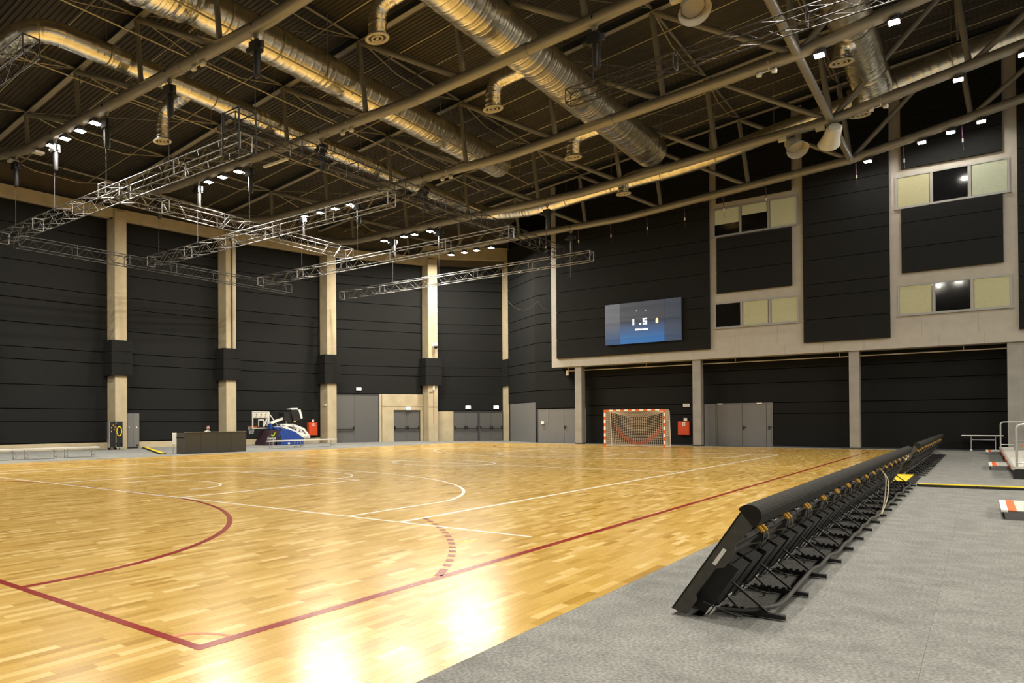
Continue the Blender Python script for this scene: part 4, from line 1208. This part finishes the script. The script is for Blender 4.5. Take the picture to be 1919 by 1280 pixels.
for s in (-0.22, 0.22):
    def arm(b, s=s):
        w = 0.11
        P = lambda x, y: hp3(Z8(x, y), s)
        b.beam(P(790,452), P(985,452), w, 0.17); b.beam(P(975,448), P(1160,520), w, 0.15); b.beam(P(1150,515), P(1245,640), w, 0.13)
        b.beam(P(800,455), P(1010,560), w, 0.17); b.beam(P(1000,550), P(1250,645), w, 0.16); b.beam(P(1052,480), P(1055,570), w, 0.12)
        b.beam(P(1010,615), P(1250,648), w, 0.10)
    hpart('lift_arm', 'white', arm)
hpart('extension_arm', 'white', lambda b: b.beam(hp3(Z8(665,420),0), hp3(Z8(905,328),0), 0.16, 0.14))
hpart('stay', 'white', lambda b: b.beam(hp3(Z8(890,335),0), hp3(Z8(915,440),0), 0.09, 0.09))
hpart('stay', 'white', lambda b: b.tube(hp3(Z8(655,270),0.1), hp3(Z8(775,440),0.1), 0.03, 8))
hpart('stay', 'white', lambda b: b.beam(hp3(Z8(665,490),0), hp3(Z8(800,480),0), 0.12, 0.1))
hpart('counterweight_box', 'black', lambda b: b.prism([Z8(832,255), Z8(950,245), Z8(955,405), Z8(850,390)], -0.3, 0.3))
clk = hpart('shot_clock', 'black', lambda b: b.prism([Z8(930,245), Z8(1060,212), Z8(1108,352), Z8(972,405)], -0.38, 0.38))
hpart('clock_side', 'white', lambda b: b.prism([Z8(1045,212), Z8(1078,208), Z8(1112,340), Z8(1085,352)], -0.4, 0.4), clk)
hpart('clock_top', 'white', lambda b: b.prism([Z8(950,196), Z8(1040,184), Z8(1060,186), Z8(1050,202), Z8(955,208)], -0.25, 0.25), clk)
hpart('signal_lamp', 'yellow_plug', lambda b: b.prism([Z8(968,392), Z8(1000,380), Z8(1002,398), Z8(975,408)], -0.4, -0.36), clk)
# backboard, turned a little away
bc = Z8(528, 372)
BMX = HM @ Matrix.Translation((bc[0]-0.05, 0.0, bc[1])) @ Matrix.Rotation(math.radians(20), 4, 'Z')
def bpart(nm, mt, f, par=None):
    mb = MB(); mb.T = BMX; f(mb); return mb.build(nm, mt, par or hoop)
W, H = 0.90, 0.535
bb = bpart('backboard', 'pane', lambda b: b.box(-W, W, -0.012, 0.012, -H, H))
for nm, a in (('edge_frame', (-W, W, -0.03, 0.03, H-0.04, H)), ('edge_frame', (-W, W, -0.03, 0.03, -H, -H+0.05)), ('edge_frame', (-W, -W+0.05, -0.03, 0.03, -H+0.05, H-0.04)), ('edge_frame', (W-0.06, W, -0.03, 0.03, -H+0.05, H-0.04))):
    bpart(nm, 'white', lambda b, a=a: b.box(*a), bb)
bpart('sponsor_band', 'offwhite', lambda b: b.box(-W+0.05, W-0.06, -0.018, -0.012, 0.14, H-0.07), bb)
for k in range(3):
    xk = -0.52 + 0.5*k
    bpart('swirl_mark', 'door_grey', lambda b, xk=xk: b.path([(xk-0.13,-0.022,0.22),(xk-0.04,-0.022,0.19),(xk+0.05,-0.022,0.27),(xk+0.02,-0.022,0.36),(xk-0.08,-0.022,0.34),(xk+0.10,-0.022,0.40)], 0.022, 5), bb)
for nm, a in (('target_line', (-0.30,0.30,-0.02,-0.012,-0.01,0.04)), ('target_line', (-0.30,-0.25,-0.02,-0.012,-0.42,-0.01)), ('target_line', (0.25,0.30,-0.02,-0.012,-0.42,-0.01))):
    bpart(nm, 'white', lambda b, a=a: b.box(*a), bb)
bpart('rim', 'orange', lambda b: b.path([(-0.45+0.225*math.cos(q), 0.42+0.225*math.sin(q), -0.40) for q in [2*PI*i/20 for i in range(20)]], 0.016, 6, closed=True).box(-0.52, -0.38, 0.02, 0.22, -0.46, -0.38).box(-0.48,-0.42,0.0,0.6,-0.41,-0.385))
hn = MB(); hn.T = BMX
for i in range(10):
    for s in (1, -1):
        P = []
        for k in range(6):
            q = 2*PI*(i + s*k*0.5)/10; r_ = 0.225 - 0.10*(k/5)**0.7
            P.append((-0.45 + r_*math.cos(q), 0.42 + r_*math.sin(q), -0.41 - 0.45*k/5))
        hn.path(P, 0.009, 3, caps=False)
o = hn.build('rim_net', 'white', hoop)
for k in range(2):
    bpart('board_strut', 'white', lambda b, k=k: b.beam((0.35+0.4*k, 0.04, -0.40), (0.75+0.1*k, 0.04, 0.16), 0.09, 0.09))

# ================================================================== BENCHES
def bench(label, x0, x1, y, grp):
    t = thing('bench', label, 'bench', ((x0+x1)/2, y, 0), grp)
    for k in range(2):
        MB().box(x0, x1, y-0.16+k*0.165, y-0.005+k*0.165, 0.385, 0.44).build('seat_plank', 'white', t)
    for xe in (x0+0.22, x1-0.22):
        for s in (-0.13, 0.13):
            MB().tube((xe, y+s, 0.0), (xe, y+s, 0.40), 0.018, 8).build('leg', 'galvanised', t)
        MB().tube((xe, y-0.13, 0.08), (xe, y+0.13, 0.08), 0.012, 6).build('crosspiece', 'galvanised', t)
        sg = 1 if xe < (x0+x1)/2 else -1
        MB().tube((xe, y, 0.26), (xe+sg*0.22, y, 0.40), 0.012, 6).build('gusset', 'galvanised', t)
g1 = 'low white benches along the wall'
bench('low white bench cut by the picture edge', 2.98, 4.82, 21.1, g1)
bench('low white bench, middle of the three by the edge of the picture', 4.88, 6.63, 21.1, g1)
bench('low white bench nearest the flight case', 6.69, 8.45, 21.1, g1)
bench('low metal-legged bench in front of the basketball hoop', 19.7, 22.2, 21.6, g1)
bench('low metal-legged bench in front of the red hydrant box', 22.28, 25.5, 21.6, g1)

# ================================================================== SCORER DESK, CHAIR, PERSON
desk = thing('scorer_desk', 'long dark panelled scorer desk at the court edge', 'desk', (14.4, 20.05, 0))
for a, b in zip([12.45, 13.44, 14.43, 15.42], [13.43, 14.42, 15.41, 16.41]):
    MB().box(a, b, 20.0, 20.06, 0.01, 1.0).build('front_panel', 'desk', desk)
for x in (12.45, 16.37): MB().box(x, x+0.04, 20.06, 20.62, 0.01, 0.98).build('side_panel', 'desk', desk)
MB().box(12.45, 16.41, 20.06, 20.66, 0.73, 0.76).build('worktop', 'desk', desk)
MB().box(12.44, 16.42, 19.99, 20.08, 1.0, 1.02).build('top_trim', 'steel_paint', desk)
def chair(label, x, y, rz):
    t = thing('office_chair', label, 'chair', (x, y, 0), rz=rz)
    def p(nm, mt, f):
        mb = MB(); f(mb); mb.build(nm, mt, t, local=True)
    p('seat', 'white', lambda b: b.box(-0.22, 0.22, -0.22, 0.22, 0.43, 0.47))
    p('backrest', 'white', lambda b: b.prism([(-0.22,0.47),(-0.26,0.95),(-0.22,0.97),(-0.17,0.48)], -0.21, 0.21))
    for sx in (-0.19, 0.19):
        for sy in (-0.19, 0.19): p('leg', 'galvanised', lambda b: b.tube((sx*1.1, sy*1.1, 0), (sx, sy, 0.43), 0.014, 6))
chair('white chair showing at the end of the scorer desk', 13.02, 21.15, math.radians(15))
chair('white chair hidden behind the scorer desk, under the seated person', 14.80, 21.22, math.radians(-90))

def person():
    x, y = 14.80, 21.12
    t = thing('person', 'person in a pale top with headphones seated behind the scorer desk', 'person', (x, y, 0))
    J = {'pelvis': (0, 0.05, 0.56), 'waist': (0, 0.05, 0.70), 'chest': (0, 0.0, 0.90), 'collar': (0, -0.03, 1.0), 'neck': (0, -0.05, 1.06), 'nape': (0, -0.07, 1.10),
         'sl': (0.17, -0.02, 0.97), 'el': (0.25, -0.20, 0.80), 'wl': (0.17, -0.44, 0.80), 'hl': (0.13, -0.53, 0.795),
         'sr': (-0.17, -0.02, 0.97), 'er': (-0.25, -0.20, 0.80), 'wr': (-0.17, -0.44, 0.80), 'hr': (-0.13, -0.53, 0.795),
         'pl': (0.10, 0.02, 0.54), 'kl': (0.13, -0.42, 0.52), 'al': (0.13, -0.40, 0.08), 'fl': (0.13, -0.56, 0.04),
         'pr': (-0.10, 0.02, 0.54), 'kr': (-0.13, -0.42, 0.52), 'ar': (-0.13, -0.40, 0.08), 'fr': (-0.13, -0.56, 0.04)}
    Rr = {'pelvis': 0.15, 'waist': 0.135, 'chest': 0.15, 'collar': 0.10, 'neck': 0.055, 'nape': 0.055, 's': 0.07, 'e': 0.048, 'w': 0.032, 'h': 0.035, 'p': 0.09, 'k': 0.065, 'a': 0.042, 'f': 0.035}
    E = [('pelvis','waist'),('waist','chest'),('chest','collar'),('collar','neck'),('neck','nape'),('collar','sl'),('sl','el'),('el','wl'),('wl','hl'),('collar','sr'),('sr','er'),('er','wr'),('wr','hr'),
         ('pelvis','pl'),('pl','kl'),('kl','al'),('al','fl'),('pelvis','pr'),('pr','kr'),('kr','ar'),('ar','fr')]
    names = list(J); V = [Vector(J[k]) for k in names]; ed = [(names.index(a), names.index(b)) for a, b in E]; rad = [Rr.get(k, Rr.get(k[0], 0.05)) for k in names]
    for s in (1, -1):                                    # five fingers on each hand
        h = names.index('hl' if s > 0 else 'hr')
        for q, (ox, ln) in enumerate(((-0.03, 0.07), (-0.01, 0.08), (0.012, 0.075), (0.032, 0.06))):
            b0 = Vector(J['hl' if s > 0 else 'hr'])
            V += [b0 + Vector((ox, -0.03, 0.0)), b0 + Vector((ox*1.1, -0.03-ln*0.6, 0.008)), b0 + Vector((ox*1.1, -0.03-ln, -0.008))]
            k = len(V); ed += [(h, k-3), (k-3, k-2), (k-2, k-1)]; rad += [0.011, 0.010, 0.009]
        V += [b0 + Vector((-s*0.045, 0.01, 0)), b0 + Vector((-s*0.065, -0.035, -0.004))]
        k = len(V); ed += [(h, k-2), (k-2, k-1)]; rad += [0.012, 0.010]
    me = bpy.data.meshes.new('body'); me.from_pydata([tuple(v) for v in V], ed, [])
    o = bpy.data.objects.new('body', me); COL.objects.link(o); o.parent = t
    sk = o.modifiers.new('skin', 'SKIN'); sk.use_smooth_shade = True
    lay = me.skin_vertices[0].data
    for i, r in enumerate(rad): lay[i].radius = (r, r); 
    lay[0].use_root = True
    ss = o.modifiers.new('sub', 'SUBSURF'); ss.levels = 1; ss.render_levels = 1
    me.materials.append(MATS['shirt'])
    # head as one shaped surface, slightly bowed towards the desk
    n, mrows = 24, 16; v = []; f = []
    for i in range(mrows+1):
        ph = PI*i/mrows; z = math.cos(ph); r = math.sin(ph)
        for j in range(n):
            a = 2*PI*j/n; cx_, cy_ = math.cos(a), math.sin(a)
            w = 0.078*(1 - 0.22*max(0, -z)); dpt = 0.098*(1 - 0.12*max(0, -z))
            px_, py_, pz_ = r*cx_*w, r*cy_*dpt, z*0.118
            front = max(0, -cy_)
            if abs(cx_) < 0.16 and cy_ < 0 and -0.45 < z < 0.12: py_ -= 0.022*(0.12-z)/0.57*(1-abs(cx_)/0.2)     # nose
            if 0.2 < abs(cx_) < 0.6 and cy_ < 0 and 0.0 < z < 0.25: py_ += 0.010                                  # eye sockets
            v.append((px_, py_, pz_))
    for i in range(mrows):
        for j in range(n): f.append((i*n+j, (i+1)*n+j, (i+1)*n+(j+1) % n, i*n+(j+1) % n))
    HMx = Matrix.Translation((0, -0.07, 1.185)) @ Matrix.Rotation(math.radians(-35), 4, 'Z') @ Matrix.Rotation(math.radians(4), 4, 'X')
    def hpt(nm, mt, fn):
        mb = MB(); mb.T = HMx; fn(mb); return mb.build(nm, mt, t, local=True)
    hpt('head', 'skin', lambda b: b._add(v, f, True))
    hv = [(a*1.07, b_*1.06+0.006, c*1.06+0.004) for a, b_, c in v]
    hf = [q for q in f if sum(hv[i][2] for i in q)/4 > 0.070 or (sum(hv[i][1] for i in q)/4 > 0.035 and sum(hv[i][2] for i in q)/4 > -0.07)]
    hpt('hair', 'hair', lambda b: b._add(hv, hf, True))
    for s in (-1, 1):
        hpt('eye', 'black', lambda b: b.lathe((s*0.03, -0.088, 0.012), [(0, 0.006), (0.009, 0.003), (0.009, -0.003), (0, -0.006)], 8))
        hpt('ear', 'skin', lambda b: b.lathe((s*0.08, 0.0, -0.005), [(0, 0.03), (0.012, 0.02), (0.012, -0.02), (0, -0.03)], 8))
        hpt('ear_cup', 'black', lambda b: b.tube((s*0.082, 0.0, 0.0), (s*0.112, 0.0, 0.0), 0.042, 12))
    hpt('mouth', 'red_paint', lambda b: b.box(-0.02, 0.02, -0.094, -0.086, -0.062, -0.056))
    hpt('headband', 'black', lambda b: b.path([(0.10*math.cos(q), 0, 0.13*math.sin(q)) for q in [PI*i/12 for i in range(13)]], 0.010, 6))
    for s in (-1, 1):
        MB().tube((s*0.17, -0.42, 0.80), (s*0.16, -0.47, 0.797), 0.036, 10).build('cuff', 'white', t, local=True)
    return t
person()
mon = thing('paper_stack', 'white papers lying on the scorer desk top', 'papers', (14.2, 20.3, 0.76))
MB().box(14.05, 14.35, 20.2, 20.42, 0.76, 0.80).build('sheets', 'white', mon)

# ================================================================== FLIGHT CASE, LOCKER
fc = thing('flight_case', 'open black flight case with a yellow cable coil on its side', 'flight case', (14.1, 27.0, 0))
FM = Matrix.Translation((13.10, 27.2, 0)) @ Matrix.Rotation(math.radians(-22), 4, 'Z') @ Matrix.Diagonal((0.72, 1, 1, 1))
def fpart(nm, mt, f, par=None):
    mb = MB(); mb.T = FM; f(mb); return mb.build(nm, mt, par or fc)
fpart('body', 'black', lambda b: b.box(0, 0.62, 0, 0.5, 0.13, 1.52))
fpart('door_panel', 'black', lambda b: b.box(0.52, 1.02, -0.08, -0.02, 0.13, 1.52))
for a in ((-0.01,0.03,-0.01,0.51,0.12,1.54), (0.48,0.52,-0.09,-0.01,0.12,1.54), (1.0,1.03,-0.09,-0.01,0.12,1.54)):
    fpart('edge_profile', 'galvanised', lambda b, a=a: b.box(*a))
for z in (0.12, 1.52): fpart('edge_profile', 'galvanised', lambda b, z=z: b.box(0.48, 1.03, -0.09, -0.01, z, z+0.03))
for (xx, zz) in ((0.15, 1.15), (0.28, 1.28), (0.15, 0.95), (0.35, 1.05), (0.42, 1.2)): fpart('socket', 'yellow_plug', lambda b: b.box(xx, xx+0.05, -0.02, 0.0, zz, zz+0.09))
for (xx, zz) in ((0.55, 0.35), (0.92, 0.35), (0.92, 1.1), (0.55, 1.35)): fpart('corner_wheel', 'rubber', lambda b: b.lathe((xx, -0.12, zz), [(0, 0.04), (0.055, 0.04), (0.055, -0.04), (0, -0.04)], 12, 'y'))
for q in range(4):
    fpart('yellow_cable_coil', 'yellow', lambda b: b.path([(0.72+(0.17+0.02*(q % 2))*math.cos(k), -0.13-0.03*(q//2), 1.0+(0.24+0.02*(q % 2))*math.sin(k)) for k in [2*PI*i/24 for i in range(24)]], 0.025, 6, closed=True))
for (xx, yy) in ((0.08, 0.08), (0.54, 0.08), (0.08, 0.42), (0.54, 0.42)): fpart('castor', 'rubber', lambda b: b.lathe((xx, yy, 0.06), [(0, 0.03), (0.06, 0.03), (0.06, -0.03), (0, -0.03)], 12, 'y').box(xx-0.03, xx+0.03, yy-0.03, yy+0.03, 0.06, 0.14))
fpart('castor', 'rubber', lambda b: b.box(0.74, 0.80, -0.08, -0.02, 0.0, 0.13))
lk = thing('locker', 'tall grey two-door metal locker against the column', 'locker', M6 @ Vector((0, 0, 0)))
lk.location = BAYS[5][0] @ Vector((1.3, 0.5, 0))
def lpart(nm, mt, par, *a):
    mb = MB(); mb.T = BAYS[5][0]; mb.box(*a); return mb.build(nm, mt, par)
lpart('carcass', 'door_grey', lk, 0.92, 1.70, 0.32, 0.8, 0.05, 2.0)
for k in range(2):
    d_ = lpart('door', 'door_grey', lk, 0.94+k*0.38, 1.305+k*0.38, 0.30, 0.32, 0.08, 1.97)
    lpart('lock', 'white', d_, 1.0+k*0.5, 1.05+k*0.5, 0.28, 0.30, 1.15, 1.24)
for k in range(2): lpart('foot', 'black', lk, 0.96+k*0.6, 1.06+k*0.6, 0.35, 0.75, 0.0, 0.05)
lpart('vent_plate', 'black', lk, 1.50, 1.63, 0.29, 0.30, 0.12, 0.22)

# ================================================================== BLEACHER STEPS, DECK, RAILS, TABLE
def step(label, x0, depth, y0=-6.27, w=2.0, h=0.14):
    t = thing('step_platform', label, 'platform', (x0, y0, 0), 'low grey step platforms')
    MB().box(x0, x0+depth, y0-w, y0-0.02, 0.0, h-0.012).build('body', 'door_grey', t)
    MB().box(x0-0.005, x0+depth, y0-w, y0-0.14, h-0.012, h).build('top_plate', 'platform_top', t)
    MB().box(x0-0.005, x0+depth, y0-0.14, y0-0.05, h-0.012, h+0.001).build('orange_stripe', 'orange', t)
    MB().box(x0-0.005, x0+depth, y0-0.05, y0+0.02, h-0.03, h).build('white_nosing', 'white', t)
    for k in range(5): MB().box(x0-0.004, x0, y0-0.36-k*0.06, y0-0.32-k*0.06, 0.06, 0.09).build('hand_hole', 'black', t)
step('low grey step platform nearest the camera, with orange edge stripe', 6.26, 1.9)
step('second low grey step platform, partly under the raised deck', 20.74, 2.4, y0=-6.22)
step('farthest low grey step platform with orange edge stripe', 33.4, 2.4, y0=-6.2)
dk = thing('raised_deck', 'raised pale walkway deck with hazard-taped edge', 'deck', (25, -7.6, 0))
for k in range(6):
    MB().box(16.7+k*3.0, 19.68+k*3.0, -9.2, -6.62, 0.24, 0.30).build('deck_panel', 'platform_top', dk)
    MB().box(16.7+k*3.0, 19.68+k*3.0, -6.62, -6.57, 0.22, 0.31).build('edge_rail', 'galvanised', dk)
    MB().box(17.4+k*3.0, 18.2+k*3.0, -6.569, -6.56, 0.23, 0.312).build('hazard_tape', 'orange', dk)
for x in (16.8, 20.9, 25, 29, 34):
    MB().box(x-0.12, x+0.12, -6.95, -6.6, 0.0, 0.22).build('deck_leg', 'black', dk)
def guard(label, x, ya, yb, n):
    t = thing('guard_rail', label, 'railing', (x, ya, 0.3), 'tubular guard rails on the deck')
    MB().path(fillet([(x, ya, 0.30), (x, ya, 1.34), (x, yb, 1.34)], 0.12, 5), 0.024, 8).build('frame_tube', 'galvanised', t)
    MB().tube((x, ya, 0.40), (x, yb, 0.40), 0.018, 8).build('bottom_tube', 'galvanised', t)
    for k in range(1, n): MB().tube((x, ya+(yb-ya)*k/n, 0.40), (x, ya+(yb-ya)*k/n, 1.34), 0.012, 6).build('baluster', 'galvanised', t)
guard('galvanised guard rail at the far end of the deck', 34.6, -6.62, -9.0, 10)
guard('galvanised guard rail at the near end of the deck, cut by the picture edge', 16.75, -6.66, -9.0, 12)
bl = thing('storage_block', 'small grey block standing on the deck', 'block', (30.5, -7.0, 0.3))
MB().box(30.3, 30.9, -7.35, -6.92, 0.30, 0.62).build('body', 'concrete_grey', bl)
MB().box(30.28, 30.92, -7.37, -6.90, 0.62, 0.65).build('lid', 'concrete_grey', bl)
st = thing('stadium_seat', 'orange plastic seat on the deck, cut by the picture edge', 'seat', (24.0, -7.1, 0.3))
MB().prism([(-6.95,0.62),(-7.45,0.58),(-7.62,1.05),(-7.56,1.06),(-7.40,0.64),(-6.95,0.67)], 23.8, 24.25, ax='x').build('shell', 'orange', st)
MB().box(23.95, 24.1, -7.3, -7.15, 0.30, 0.60).build('pedestal', 'steel_dark', st)
tb = thing('folding_table', 'long white wheeled table in front of the dark end wall', 'table', (38.2, -6.0, 0))
MB().box(37.7, 38.5, -6.75, -5.40, 0.70, 0.735).build('tabletop', 'white', tb)
for y in (-6.5, -5.72):
    for x in (37.85, 38.35):
        MB().tube((x, y, 0.08), (x, y, 0.70), 0.016, 8).build('leg', 'galvanised', tb)
        MB().lathe((x, y, 0.04), [(0, 0.02), (0.04, 0.02), (0.04, -0.02), (0, -0.02)], 10, 'x').build('castor', 'white', tb)
MB().tube((37.85, -6.5, 0.52), (37.85, -5.72, 0.52), 0.014, 8).build('stretcher', 'galvanised', tb)
